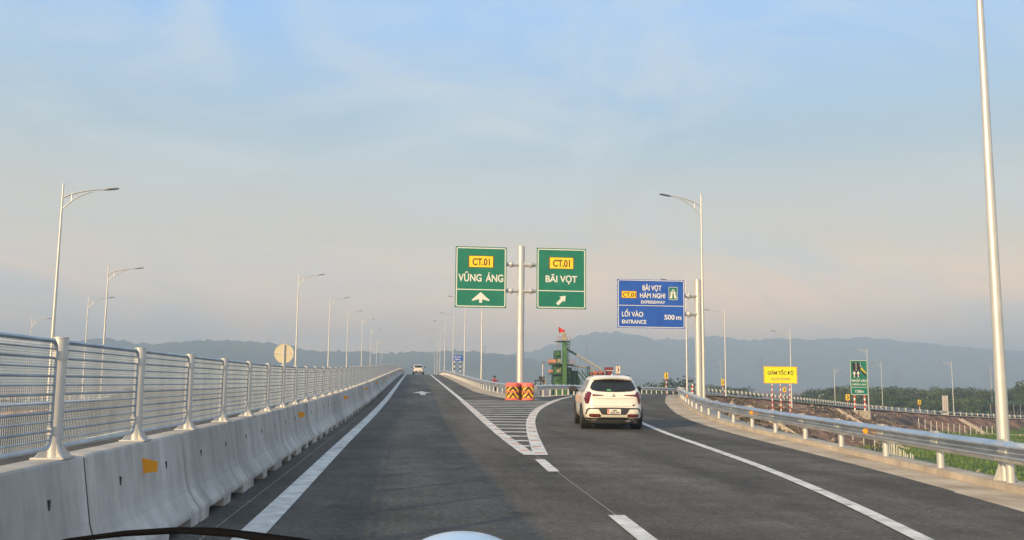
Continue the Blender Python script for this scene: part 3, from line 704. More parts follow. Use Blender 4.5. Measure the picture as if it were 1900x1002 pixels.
# ------------------------------------------------------------------ signs
def rounded(x0, x1, z0, z1, r, n=5):
    out = []
    for cx_, cz_, a0 in ((x1 - r, z1 - r, 0), (x0 + r, z1 - r, 90), (x0 + r, z0 + r, 180), (x1 - r, z0 + r, 270)):
        for q in range(n + 1): a = R(a0 + q * 90 / n); out.append((cx_ + r * math.cos(a), cz_ + r * math.sin(a)))
    return out
def ring(mb, x0, x1, z0, z1, r, w, y0, y1, mi=0):
    a = rounded(x0, x1, z0, z1, r); b = rounded(x0 + w, x1 - w, z0 + w, z1 - w, max(.01, r - w)); n = len(a)
    vs = [(x, y0, z) for x, z in a] + [(x, y0, z) for x, z in b] + [(x, y1, z) for x, z in a] + [(x, y1, z) for x, z in b]
    fs = []
    for i in range(n):
        j = (i + 1) % n; fs += [(i, j, n + j, n + i), (2 * n + i, 3 * n + i, 3 * n + j, 2 * n + j), (i, 2 * n + i, 2 * n + j, j), (n + i, n + j, 3 * n + j, 3 * n + i)]
    mb.add(vs, fs, mi)
def panel(parent, cx_, zb, w, h, m, border=.05, inset=.05, x_off=0):
    b = MB(); b.box(cx_ - w / 2, cx_ + w / 2, -.02, .02, zb, zb + h)
    for z in (zb + .3 * h, zb + .7 * h): b.box(cx_ - w / 2 + .1, cx_ + w / 2 - .1, .02, .07, z - .03, z + .03)
    o = b.build('sign_panel', m, parent)
    br = MB(); ring(br, cx_ - w / 2 + inset, cx_ + w / 2 - inset, zb + inset, zb + h - inset, .10, border, -.026, -.0195); br.build('border', M['white'], o)
    return o
def clamp_arm(b, x0, x1, z, y=0, poleR=.2):
    b.tube([(x0, y, z + .07), (x1, y, z + .07)], .045, 8); b.tube([(x0, y, z - .07), (x1, y, z - .07)], .045, 8)
    xm = x0 + (x1 - x0) * .38
    b.tube([(xm, y, z), (xm + math.copysign(.04, x1 - x0), y, z)], .20, 12)
    b.tube([(xm, y, z), (xm - .0 + (x0 - xm) * .9, y, z)], [.15, .07], 10); b.tube([(xm, y, z), (x1, y, z)], [.15, .10], 10)
PX, PY = 6.43, 52.0
zb_ = Hm(PY) - .05
gs = empty('gantry_sign', (PX, PY, 0), label='tall grey post carrying two green direction panels above the gore', cat='road sign')
b = MB(); b.tube([(0, 0, zb_), (0, 0, 9.22)], .205, 20); b.tube([(0, 0, 9.22), (0, 0, 9.27)], .215, 20); smooth_by_angle(b.build('post', M['galv'], gs))
b = MB(); b.box(-.4, .4, -.4, .4, zb_, zb_ + .08); b.build('base_plate', M['galv'], gs)
for (u0, u1, v0, v1, nm) in ((843.5, 939.5, 458, 571, 0), (994.2, 1088.6, 461, 573.3, 1)):
    a = ray((u0 + u1) / 2, v1, PY - .3); c = ray((u0 + u1) / 2, v0, PY - .3); w = (u1 - u0) / 1720 * PY * .995; h = c.z - a.z; cx_ = a.x - PX
    root2 = panel(gs, cx_, a.z, w, h, M['green'], .055, .05); root2.location.y = -.3
    z0 = a.z; zz = z0 + h * .295
    d = MB(); d.box(cx_ - w / 2 + .105, cx_ + w / 2 - .105, -.025, -.0195, zz - .025, zz + .025); d.build('divider', M['white'], root2)
    yl = MB(); yw = .74 / 2; yzc = z0 + h * .755; yl.prism(rounded(cx_ - yw, cx_ + yw, yzc - .34, yzc + .34, .03), -.028, -.0195)
    yo = yl.build('number_board', M['yellow'], root2); rb = MB(); ring(rb, cx_ - yw, cx_ + yw, yzc - .34, yzc + .34, .03, .025, -.031, -.0275); rb.build('board_border', M['maroon'], yo)
    lettering('CT.01', cx_ + .0, yzc - .20, .50, .40, -.033, M['maroon'], yo)
    # number board is wider than tall in the photograph
    for oo in (yo,) + tuple(kids(yo)):
        me_ = oo.data
        for v_ in me_.vertices: v_.co.x = cx_ + (v_.co.x - cx_) * 1.95
    if nm == 0:
        lettering('V\u0168NG', cx_ - w * .213, z0 + h * .43, w * .455, .42, -.024, M['white'], root2); lettering('\u00c1NG', cx_ + w * .265, z0 + h * .43, w * .345, .42, -.024, M['white'], root2)
        ar = MB(); zc = z0 + .28
        ar.prism([(cx_ - .08, zc), (cx_ + .08, zc), (cx_ + .08, zc + .2), (cx_ + .48, zc + .10), (cx_ + .5, zc + .16), (cx_, zc + .60), (cx_ - .5, zc + .16), (cx_ - .48, zc + .10), (cx_ - .08, zc + .2)], -.024, -.0195)
        ar.build('arrow', M['white'], root2)
    else:
        lettering('B\u00c3I V\u1eccT', cx_, z0 + h * .44, w * .64, .38, -.024, M['white'], root2)
        ar = MB(); T = Matrix.Translation((cx_, 0, z0 + .50)) @ Matrix.Rotation(R(45), 4, 'Y')
        ar.prism([(-.09, -.34), (.09, -.34), (.09, .06), (.22, .06), (0, .36), (-.22, .06), (-.09, .06)], -.024, -.0195, 0, T); ar.build('arrow', M['white'], root2)
    s = -1 if nm == 0 else 1
    for v in (491.5, 540):
        zz = ray(965, v, PY).z; ab = MB(); clamp_arm(ab, cx_ - s * w / 2 + s * -.0, s * .15, zz, -.1); ab.build('bracket', M['galv'], gs)

# blue sign
BX, BY = 15.15, 47.0
bs = empty('direction_sign', (BX, BY, 0), label='large blue direction panel on a thick grey post beside the ramp', cat='road sign')
zb_ = at_y(inner, BY)[2] - .2
b = MB(); b.tube([(0, 0, zb_), (0, 0, 6.97)], .165, 18); b.tube([(0, 0, 6.97), (0, 0, 7.0)], .175, 18); smooth_by_angle(b.build('post', M['galv'], bs))
a = ray(1208.5, 609, BY - .25); c = ray(1208.5, 519, BY - .25); w = 130.5 / 1720 * BY; h = c.z - a.z; cx_ = a.x - BX
bp_ = panel(bs, cx_, a.z, w, h, M['blue'], .035, .03); bp_.location.y = -.25; z0 = a.z; L0 = cx_ - w / 2
d = MB(); d.box(L0 + .07, L0 + w - .07, -.025, -.0195, z0 + h * .455, z0 + h * .455 + .03); d.build('divider', M['white'], bp_)
def px_l(u): return L0 + (u - 1143.5) / 130.5 * w
def pz_l(v, u=1208): return z0 + h * (609 + (u - 1208) * .01 - v) / 90
for t, u0, u1, v0, v1 in [('B\u00c3I V\u1eccT', 1192, 1229, 529.5, 539), ('H\u00c0M NGHI', 1187, 1236, 544, 553), ('EXPRESSWAY', 1189, 1236, 558, 563.5), ('L\u1ed0I V\u00c0O', 1152, 1193, 579, 588), ('ENTRANCE', 1152, 1199, 594, 601), ('500', 1234, 1254, 583.5, 592.5), ('m', 1257, 1267, 583.5, 592.5)]:
    lettering(t, (px_l(u0) + px_l(u1)) / 2, pz_l(v1), px_l(u1) - px_l(u0), (v1 - v0) / 90 * h, -.024, M['white'], bp_)
yb = MB(); yb.prism(rounded(px_l(1151.5), px_l(1180.5), pz_l(554), pz_l(541), .02), -.028, -.0195); yo = yb.build('number_board', M['yellow'], bp_)
rb = MB(); ring(rb, px_l(1151.5), px_l(1180.5), pz_l(554), pz_l(541), .02, .02, -.031, -.0275); rb.build('board_border', M['red'], yo)
lettering('CT.01', px_l(1166), pz_l(551.5), px_l(1178.5) - px_l(1153.5), 8 / 90 * h, -.033, M['maroon'], yo)
em = MB(); em.prism(rounded(px_l(1243), px_l(1260), pz_l(556), pz_l(532), .03), -.027, -.0195); eo = em.build('motorway_emblem', M['green'], bp_)
rb = MB(); ring(rb, px_l(1243), px_l(1260), pz_l(556), pz_l(532), .03, .02, -.031, -.0265)
cxe = px_l(1251.5)
for s in (-1, 1): rb.prism([(cxe + s * .02, pz_l(536)), (cxe + s * .05, pz_l(536)), (cxe + s * .19, pz_l(553)), (cxe + s * .05, pz_l(553))][::s], -.031, -.0265)
rb.box(cxe - .17, cxe + .17, -.033, -.0265, pz_l(543) - .02, pz_l(543) + .02); rb.build('emblem_lines', M['white'], eo)
for v in (549, 583):
    zz = ray(1285, v, BY).z; ab = MB(); clamp_arm(ab, cx_ + w / 2, .12 * -1 + .0, zz, -.08); ab.build('bracket', M['galv'], bs)

def striped_post(mb, x, z0, z1, r, n, y=0):
    for k in range(n):
        a = z0 + (z1 - z0) * k / n; c = z0 + (z1 - z0) * (k + 1) / n; mb.tube([(x, y, a), (x, y, c)], r, 10, k % 2, caps=(k in (0, n - 1)))
# yellow roadwork sign
Y = 97.0; a = ray(1448.5, 711.5, Y); c = ray(1448.5, 680, Y); w = 66.5 / 1720 * Y; h = c.z - a.z
ys_ = empty('roadwork_sign', (a.x, Y, 0), label='bright yellow warning board on three red and white striped posts', cat='road sign')
b = MB(); b.box(-w / 2, w / 2, -.02, .02, a.z, c.z); po = b.build('sign_panel', M['brightyellow'], ys_)
rb = MB(); ring(rb, -w / 2, w / 2, a.z, c.z, .04, .06, -.026, -.0195); rb.build('border', M['orange'], po)
lettering('GI\u1ea2M T\u1ed0C \u0110\u1ed8', 0, a.z + h * .52, w * .77, .38, -.024, M['maroon'], po); lettering('SLOW DOWN', 0, a.z + h * .18, w * .55, .30, -.024, M['plantorange'], po)
g0 = gz(a.x, Y)
for x in (-w * .25, .02, w * .28):
    b = MB(); striped_post(b, x, min(g0, a.z - 3) - .1, a.z + .3, .06, 16, .1); b.build('post', [M['white'], M['red']], ys_)
# green merge sign
Y = 126.0; a = ray(1595, 733, Y); c = ray(1595, 668, Y); w = 36 / 1720 * Y; h = c.z - a.z; g0 = gz(a.x, Y)
ms = empty('merge_sign', (a.x, Y, 0), label='green merge lane sign on two banded posts by the far ramp', cat='road sign')
po = panel(ms, 0, a.z, w, h, M['green'], .07, .03); z0 = a.z
d = MB(); d.box(-w / 2 + .1, w / 2 - .1, -.025, -.0195, z0 + h * .215, z0 + h * .215 + .06); d.build('divider', M['white'], po)
ic = MB(); X0 = -w * .38
def q(fx, fz): return (-w / 2 + w * fx, z0 + h * fz)
ic.prism([q(.14, .52), q(.14, .93), q(.56, .93), q(.56, .83), q(.90, .62), q(.90, .50), q(.56, .72), q(.56, .52)], -.024, -.0195); io = ic.build('lane_diagram', M['black'], po)
ic = MB(); ic.prism([q(.60, .74), q(.90, .60), q(.90, .64), q(.66, .80)], -.030, -.0235, 0); 
ic.build('lane_bar', M['yellow'], io)
ic = MB()
for fx in (.24, .46): ic.prism([q(fx - .03, .50), q(fx + .03, .50), q(fx + .03, .60), q(fx + .10, .60), q(fx, .69), q(fx - .10, .60), q(fx - .03, .60)], -.030, -.0235)
for k in range(4): ic.prism([q(.33, .70 + k * .06), q(.37, .70 + k * .06), q(.37, .735 + k * .06), q(.33, .735 + k * .06)], -.030, -.0235)
ic.prism([q(.585, .93), q(.605, .93), q(.605, .84), q(.92, .64), q(.92, .61), q(.585, .82)], -.030, -.0235)
ic.build('lane_arrows', M['white'], io)
lettering('NH\u1eacP L\u00c0N', 0, z0 + h * .375, w * .84, .34, -.024, M['white'], po); lettering('MERGE LANE', 0, z0 + h * .28, w * .80, .24, -.024, M['white'], po); lettering('150m', 0, z0 + h * .07, w * .46, .40, -.024, M['white'], po)
for x in (-w * .27, w * .30):
    b = MB(); striped_post(b, x, a.z - 2.2, a.z + .3, .12, 7, .12); b.build('post', [M['white'], M['red']], ms)
b = MB(); b.box(-w * .05, w * .5, -.4, .6, min(g0, a.z - 3.4) - .4, a.z - 2.15); b.box(-w * .5, -w * .15, -.2, .5, a.z - 3.2, a.z - 2.15); b.build('concrete_footing', M['kerb'], ms)

# small blue sign on the hill, chevrons, round sign
Y = 160; a = ray(849, 669.5, Y); c = ray(849, 659, Y); w = 20 / 1720 * Y; h = c.z - a.z
sb = empty('small_blue_sign', (a.x, Y, 0), label='small blue sign on two black and white banded posts near the hilltop', cat='road sign')
b = MB(); b.box(-w / 2, w / 2, -.02, .02, a.z, c.z); po = b.build('sign_panel', M['blue'], sb)
lettering('C\u1ea6U V\u01af\u1ee2T', 0, a.z + h * .56, w * .66, .24, -.024, M['white'], po); lettering('500m', 0, a.z + h * .15, w * .5, .24, -.024, M['white'], po)
for x in (-w * .27, w * .27): b = MB(); striped_post(b, x, Hm(Y) - 3, a.z + .1, .09, 13, .1); b.build('post', [M['white'], M['black']], sb)
def chevron(u, v, Y, wpx, hpx, lb, base=None, white=False):
    a = ray(u, v + hpx / 2, Y); w = wpx / 1720 * Y; h = hpx / 1720 * Y; g0 = gz(a.x, Y)
    r = empty('chevron_sign', (a.x, Y, 0), label=lb, cat='road sign', group='yellow chevron signs round the ramp curve')
    b = MB(); b.box(-w / 2, w / 2, -.015, .015, a.z, a.z + h); po = b.build('sign_panel', M['white' if white else 'yellow'], r)
    rb = MB(); ring(rb, -w / 2, w / 2, a.z, a.z + h, .02, w * .09, -.021, -.0145); rb.build('border', M['yellow' if white else 'orange'], po)
    cv = MB(); z1 = a.z + h * .15; z2 = a.z + h * .85; zc = (z1 + z2) / 2; cv.prism([(-w * .22, z1), (w * .05, z1), (w * .30, zc), (w * .05, z2), (-w * .22, z2), (w * .03, zc)], -.022, -.0145); cv.build('chevron', M['maroon' if white else 'black'], po)
    b = MB(); striped_post(b, 0, g0 - .1, a.z, .05, 8, .0); b.build('post', [M['white'], M['red']], r)
chevron(1146.5, 686, 88, 8, 13, 'white chevron sign seen right above the roof of the white car', white=True)
chevron(1236, 697, 101, 7, 11, 'yellow chevron sign standing between the white car and the blue sign post')
chevron(1341, 709, 120, 6, 11, 'yellow chevron sign half hidden by the lamp right of the blue sign post')
chevron(1455.5, 722.5, 128, 7, 9, 'yellow chevron sign between the posts of the yellow roadwork board')
chevron(1573, 737, 148, 8, 12, 'yellow chevron sign at the left foot of the green merge sign')
chevron(1706, 746, 170, 6, 9, 'yellow chevron sign left of the white striped board on the far ramp')
chevron(1840, 755, 180, 6, 10, 'yellow chevron sign just left of the nearest right lamp post')
Y = 45.0; a = ray(527, 656, Y)
rs = empty('round_sign', (a.x, Y, 0), label='back of a round sign standing behind the mesh fence', cat='road sign')
b = MB(); b.tube([(0, 0, a.z), (0, .02, a.z)], .455, 36); b.build('sign_panel', mat('sign_back_cream', (.62, .56, .42), .6, var=.06), rs)
b = MB(); b.tube([(0, -.04, Hm(45) - .1), (0, -.04, a.z + .42)], .045, 10); b.box(-.42, .42, -.02, -.002, a.z - .02, a.z + .02); b.build('post', M['galv'], rs)
# white striped board on the far ramp
Y = 158; a = ray(1754.5, 765, Y); c = ray(1754.5, 734, Y); w = 11.5 / 1720 * Y
b = MB(); b.box(-w / 2, w / 2, -.05, .05, gz(a.x, Y) - .1, c.z)
for k in range(9): zz = a.z + (c.z - a.z) * (k + .3) / 9; [b.prism([(x, zz), (x + w * .16, zz), (x + w * .1, zz + .16), (x - w * .06, zz + .16)], -.056, -.049, 1) for x in (-w * .22, w * .1)]
o = b.build('striped_board', [M['whitepole'], M['rust']]); o.location = (a.x, Y, 0); tag(o, 'tall white board with two columns of marks beside the far ramp', 'board')

# ------------------------------------------------------------------ crash cushion
CX, CY = 6.17, 49.9; cz = Hm(CY)
cc = empty('crash_cushion', (CX, CY, cz + .014), label='red plastic crash barrels with black and yellow chevron wrap before the sign post', cat='crash cushion')
bodies = [(-.42, 0, .42), (.42, .05, .40), (0, .62, .42)]
def octo(cx0, cy0, r): return [(cx0 + r * math.cos(2 * math.pi * k / 16), cy0 + r * math.sin(2 * math.pi * k / 16)) for k in range(16)]
def barrel(x, y, r):
    b = MB(); zs = [(0, r * 1.0), (.09, r * 1.0), (.10, r * .93), (.40, r * .93), (.41, r * .99), (.45, r * .99), (.46, r * .93), (.70, r * .93), (.71, r * .99), (.86, r * .98), (.91, r * .88), (.93, r * .6)]
    vs = []; fs = []; n = 20
    for z, q_ in zs:
        for k in range(n): a = 2 * math.pi * k / n; ss = 1 / max(abs(math.cos(a)), abs(math.sin(a))) ** .40; vs.append((x + q_ * math.cos(a) * ss * .9, y + q_ * math.sin(a) * ss * .9, z))
    for i in range(len(zs) - 1):
        for k in range(n): c0 = i * n + k; c1 = i * n + (k + 1) % n; fs.append((c0, c1, c1 + n, c0 + n))
    fs.append(tuple((len(zs) - 1) * n + k for k in range(n))); b.add(vs, fs); o = b.build('barrel', M['plred'], cc); smooth_by_angle(o, 30)
    def rr_(a):
        ss = 1 / max(abs(math.cos(a)), abs(math.sin(a))) ** .40; return r * .93 * ss * .9 + .008
    for z0_, z1_ in ((.11, .40), (.47, .70)):
        wv = MB(); nn2 = 64; hgt = (z1_ - z0_)
        for k in range(nn2):
            a0 = 2 * math.pi * k / nn2; a1 = 2 * math.pi * (k + 1) / nn2
            for j in range(6):
                za = z0_ + hgt * j / 6; zb2 = z0_ + hgt * (j + 1) / 6
                # chevrons centred on the face towards the traffic
                am = ((a0 + a1) / 2 + math.pi / 2 + math.pi) % (2 * math.pi) - math.pi; ph = (abs(am) * r * .95 + (j + .5) / 6 * hgt * .9) / .135
                mi = int(ph) % 2
                P4 = [(x + rr_(a) * math.cos(a), y + rr_(a) * math.sin(a), z) for a, z in ((a0, za), (a1, za), (a1, zb2), (a0, zb2))]; wv.add(P4, [(0, 1, 2, 3)], mi)
        wv.build('chevron_wrap', [M['wrap'], M['black']], o)
for x, y, r in bodies: barrel(x, y, r)

# ------------------------------------------------------------------ cars
LV = [(.28, .16, 4.12, .80), (.36, .05, 4.2, .87), (.48, .0, 4.27, .90), (.62, .0, 4.3, .905), (.74, .04, 4.3, .905), (.84, .07, 4.27, .905), (.96, .07, 4.18, .90), (1.06, .085, 4.0, .885), (1.10, .10, 3.6, .87), (1.13, .125, 3.15, .855),
      (1.25, .22, 2.95, .79), (1.40, .34, 2.70, .715), (1.52, .40, 2.48, .665), (1.58, .42, 2.3, .625), (1.63, .50, 2.1, .54), (1.65, .75, 1.9, .42)]
NE = 7.0
def lv(z): return [float(np.interp(z, [l[0] for l in LV], [l[k] for l in LV])) for k in (1, 2, 3)]
def surf_y(x, z):
    r0, f0, w0 = lv(z); c = (r0 + f0) / 2; Lh = (f0 - r0) / 2; t = min(.999, abs(x) / w0); return c - Lh * (1 - t ** NE) ** (1 / NE)
def patch(parent, name, poly, m, off=.012, mirror=False, thick=.03, cuts=4):
    b = bmesh.new(); vs = [b.verts.new((x, 0, z)) for x, z in poly]; b.faces.new(vs)
    bmesh.ops.triangulate(b, faces=b.faces[:]); bmesh.ops.subdivide_edges(b, edges=b.edges[:], cuts=cuts, use_grid_fill=True); bmesh.ops.triangulate(b, faces=b.faces[:])
    ext = bmesh.ops.extrude_face_region(b, geom=b.faces[:]); front = {v for v in ext['geom'] if isinstance(v, bmesh.types.BMVert)}
    for v in b.verts: v.co.y = surf_y(v.co.x, v.co.z) + (-off if v in front else thick)
    bmesh.ops.recalc_face_normals(b, faces=b.faces[:]); me = bpy.data.meshes.new(name); b.to_mesh(me); b.free(); me.materials.append(m)
    o = bpy.data.objects.new(name, me); COL.objects.link(o); o.parent = parent; return o
def mir(p): return [(-x, z) for x, z in p][::-1]
def car(label, group=None):
    root = empty('car', label=label, cat='car')
    b = MB(); n = 72; vs = []; fs = []
    for z, r0, f0, w0 in LV:
        c = (r0 + f0) / 2; Lh = (f0 - r0) / 2
        for k in range(n):
            a = 2 * math.pi * k / n; ca, sa = math.cos(a), math.sin(a); e = 2 / NE
            vs.append((w0 * math.copysign(abs(ca) ** e, ca), c + Lh * math.copysign(abs(sa) ** e, sa), z))
    for i in range(len(LV) - 1):
        for k in range(n): a = i * n + k; d = i * n + (k + 1) % n; fs.append((a, d, d + n, a + n))
    fs.append(tuple((len(LV) - 1) * n + k for k in range(n))); fs.append(tuple(range(n))[::-1]); b.add(vs, fs)
    body = b.build('body', M['carwhite'], root); smooth_by_angle(body, 32)
    # roof spoiler
    s = MB(); pts = []
    for k in range(13):
        x = -.60 + 1.2 * k / 12; yb = .27 + .10 * (abs(x) / .6) ** 3; zt = 1.575 - .05 * (abs(x) / .6) ** 2; pts.append((x, yb, zt))
    vs = [(x, y, z) for x, y, z in pts] + [(x, y + .02, z - .035) for x, y, z in pts] + [(x * .97, .62, 1.632 - .06 * (abs(x) / .6) ** 2) for x, y, z in pts] + [(x * .97, .5, 1.50) for x, y, z in pts]; m_ = 13
    fs = []
    for k in range(12): fs += [(k, k + 1, m_ + k + 1, m_ + k), (k, 2 * m_ + k, 2 * m_ + k + 1, k + 1), (m_ + k, m_ + k + 1, 3 * m_ + k + 1, 3 * m_ + k)]
    fs += [(0, m_, 3 * m_, 2 * m_), (12, 2 * m_ + 12, 3 * m_ + 12, m_ + 12)]; s.add(vs, fs); so_ = s.build('spoiler', M['carwhite'], root); smooth_by_angle(so_, 30)
    s = MB(); s.add([(-.03, .55, 1.63), (.03, .55, 1.63), (0, .62, 1.70), (-.012, .60, 1.69), (0, .75, 1.645)], [(0, 1, 2), (0, 2, 4), (1, 4, 2), (0, 4, 1)]); s.build('antenna', M['carwhite'], root)
    rw = patch(root, 'rear_window', [(-.50, 1.165), (-.28, 1.15), (0, 1.145), (.28, 1.15), (.50, 1.165), (.64, 1.20), (.69, 1.265), (.62, 1.42), (.55, 1.485), (.3, 1.51), (0, 1.515), (-.3, 1.51), (-.55, 1.485), (-.62, 1.42), (-.69, 1.265), (-.64, 1.20)], M['carglass'], .010)
    patch(rw, 'sticker', [(-.19, 1.18), (-.07, 1.18), (-.07, 1.225), (-.19, 1.225)], M['sticker'], .014, thick=-.011, cuts=1)
    wp = MB(); wp.tube([(.02, surf_y(0, 1.16) - .02, 1.165), (.18, surf_y(.18, 1.2) - .03, 1.20), (.36, surf_y(.36, 1.24) - .03, 1.235)], .007, 6); wp.build('rear_wiper', M['black'], rw)
    for s_, f in ((1, lambda p: p), (-1, mir)):
        patch(root, 'tail_lamp', f([(.29, 1.055), (.33, 1.035), (.60, 1.02), (.69, 1.00), (.745, .79), (.825, .78), (.862, .92), (.81, 1.15), (.70, 1.155), (.64, 1.075)]), M['tail'], .014)
        patch(root, 'fog_reflector', f([(.44, .40), (.68, .40), (.71, .43), (.70, .465), (.45, .465), (.42, .44)]), M['maroon'], .028, thick=.0)
        patch(root, 'bumper_slot', f([(.41, .385), (.70, .385), (.74, .43), (.72, .485), (.43, .485), (.39, .44)]), M['cladding'], .020)
        # side glass, mirrors, wheels
        g_ = MB(); x = s_ * .0
        def sx(z, o_=.006): return (lv(z)[2] + o_) * s_
        def sxy(y, z, o_=.008):
            r0, f0, w0 = lv(z); c = (r0 + f0) / 2; Lh = (f0 - r0) / 2; t = min(.999, abs(y - c) / Lh); return (w0 * (1 - t ** NE) ** (1 / NE) + o_) * s_
        rows = [1.14, 1.24, 1.34, 1.44, 1.50]; vs = []; fs = []
        for i, z in enumerate(rows):
            y0_ = .62 + (z - 1.14) * .55; y1_ = 2.85 - (z - 1.14) * 1.45
            for k in range(15): y = y0_ + (y1_ - y0_) * k / 14; vs.append((sxy(y, z), y, z))
        for i in range(4):
            for k in range(14): a = i * 15 + k; fs.append((a, a + 1, a + 16, a + 15))
        g_.add(vs, fs); g_.build('side_window', M['carglass'], root)
        mm = MB(); mm.tube([(s_ * .86, 2.62, 1.13), (s_ * .95, 2.62, 1.17)], .03, 8)
        vsm = []
        for yv, sc in ((2.52, .8), (2.57, 1.0), (2.68, .95), (2.76, .4)):
            for k in range(12): a = 2 * math.pi * k / 12; vsm.append((s_ * 1.05 + .13 * sc * math.copysign(abs(math.cos(a)) ** .7, math.cos(a)), yv, 1.20 + .095 * sc * math.copysign(abs(math.sin(a)) ** .7, math.sin(a))))
        mm.add(vsm, [(i * 12 + k, i * 12 + (k + 1) % 12, i * 12 + 12 + (k + 1) % 12, i * 12 + 12 + k) for i in range(3) for k in range(12)] + [tuple(range(12)), tuple(range(36, 48))[::-1]])
        mm.build('mirror', M['cladding'], root)
        for yw in (.88, 3.45):
            ar = MB(); npt = 18; vs = []; fs = []
            for k in range(npt + 1):
                a = math.pi * k / npt
                for rad, xo in ((.355, .80), (.355, .925), (.43, .925), (.43, .80)): vs.append((s_ * xo, yw + rad * math.cos(a), max(.26, .36 + rad * math.sin(a))))
            for k in range(npt):
                for j in range(4): a = k * 4 + j; c = k * 4 + (j + 1) % 4; fs.append((a, c, c + 4, a + 4))
            ar.add(vs, fs); wa = ar.build('wheel_arch', M['cladding'], root)
            dk = MB(); dk.tube([(s_ * .60, yw, .36), (s_ * .912, yw, .36)], .36, 24); dk.build('arch_liner', M['black'], wa)
            t_ = MB(); prf = [(.70, .24), (.70, .31), (.72, .338), (.90, .338), (.925, .315), (.925, .24)]; vs = []; nk = 28
            for k in range(nk):
                a = 2 * math.pi * k / nk
                for xo, rr0 in prf: vs.append((s_ * xo, yw + rr0 * math.cos(a), .34 + rr0 * math.sin(a)))
            t_.add(vs, [(k * 6 + j, k * 6 + (j + 1) % 6, ((k + 1) % nk) * 6 + (j + 1) % 6, ((k + 1) % nk) * 6 + j) for k in range(nk) for j in range(6)]); wo_ = t_.build('wheel', M['rubber'], root)
            rm_ = MB(); rm_.tube([(s_ * .86, yw, .34), (s_ * .905, yw, .34)], .235, 20)
            for k in range(5): T = Matrix.Translation((0, yw, .34)) @ Matrix.Rotation(2 * math.pi * k / 5, 4, 'X'); rm_.box(min(s_ * .90, s_ * .918), max(s_ * .90, s_ * .918), -.025, .025, .03, .225, 0, T)
            rm_.build('rim', M['alloy'], wo_)
    patch(root, 'bumper_trim', [(-.84, .46), (-.80, .62), (-.74, .665), (-.4, .675), (0, .68), (.4, .675), (.74, .665), (.80, .62), (.84, .46), (.81, .46), (.765, .60), (.70, .632), (.46, .632), (.36, .47), (0, .46), (-.36, .47), (-.46, .632), (-.70, .632), (-.765, .60), (-.81, .46)], M['cladding'], .016)
    patch(root, 'lower_bumper', [(-.84, .36), (-.78, .30), (.78, .30), (.84, .36), (.72, .365), (.40, .345), (.33, .385), (-.33, .385), (-.40, .345), (-.72, .365)], M['cladding'], .022)
    u = MB(); u.box(-.72, .72, .22, 3.9, .20, .30); u.build('underbody', M['black'], root)
    e = MB(); e.tube([(.44, .10, .285), (.44, .3, .285)], .045, 12); e.box(.36, .52, .16, .5, .24, .31); e.build('exhaust', M['alloy'], root)
    py0 = surf_y(0, .56) - .045
    p = MB(); p.prism(rounded(-.20, .20, .485, .635, .012), py0, py0 + .02); pl = p.build('number_plate', M['plate'], root)
    p = MB(); p.box(-.193, -.155, py0 - .002, py0 + .001, .49, .63); p.build('plate_strip', M['plred'], pl)
    lettering('38A', .02, .568, .13, .045, py0 - .001, M['black'], pl); lettering('665.09', .02, .503, .27, .05, py0 - .001, M['black'], pl)
    em_ = MB()
    for a in (0, 120, 240):
        T = Matrix.Translation((0, surf_y(0, 1.03) - .012, 1.035)) @ Matrix.Rotation(R(a), 4, 'Y'); em_.prism([(0, 0), (.02, .028), (0, .056), (-.02, .028)], -.004, .004, 0, T)
    em_.build('emblem', M['alloy'], root)
    patch(root, 'badge', [(.56, .735), (.62, .735), (.62, .775), (.56, .775)], M['black'], .010, thick=.0, cuts=1)
    # tailgate crease and seam
    for (x0, z0_, x1, z1_) in ((-.60, .72, .60, .72), (-.60, .72, -.66, .80), (.60, .72, .66, .80)):
        sm2 = MB(); sm2.tube([(x0 + (x1 - x0) * t, surf_y(x0 + (x1 - x0) * t, z0_ + (z1_ - z0_) * t) - .001, z0_ + (z1_ - z0_) * t) for t in np.linspace(0, 1, 13)], .004, 4); sm2.build('tailgate_seam', M['cladding'], root)
    cr_ = MB(); cr_.tube([(x, surf_y(x, .95) - .004, .955 + .02 * (x / .6) ** 2) for x in np.linspace(-.62, .62, 17)], [.003] + [.013] * 15 + [.003], 6); smooth_by_angle(cr_.build('tailgate_crease', M['carwhite'], root))
    for s_ in (-1, 1):
        rr2 = MB(); rr2.tube([(s_ * .56, .75, 1.60), (s_ * .57, .9, 1.65), (s_ * .57, 1.9, 1.65), (s_ * .55, 2.05, 1.60)], .014, 6); rr2.build('roof_rail', M['cladding'], root)
    return root
suv = car('white SUV with dark rear window driving onto the ramp')
suv.location = (6.10, 26.9, Hm(26.9) + .006); suv.rotation_euler = (R(.6), 0, R(-6.5)); suv.scale = (.985, 1, .965)
c2 = copy_tree(suv); c2.location = (2.12, 150.5, Hm(150.5) + .005); c2.rotation_euler = (R(1), 0, R(-.3)); c2['label'] = 'small distant white car cresting the hill on the main road'; c2.scale = (1.0, 1, .96)

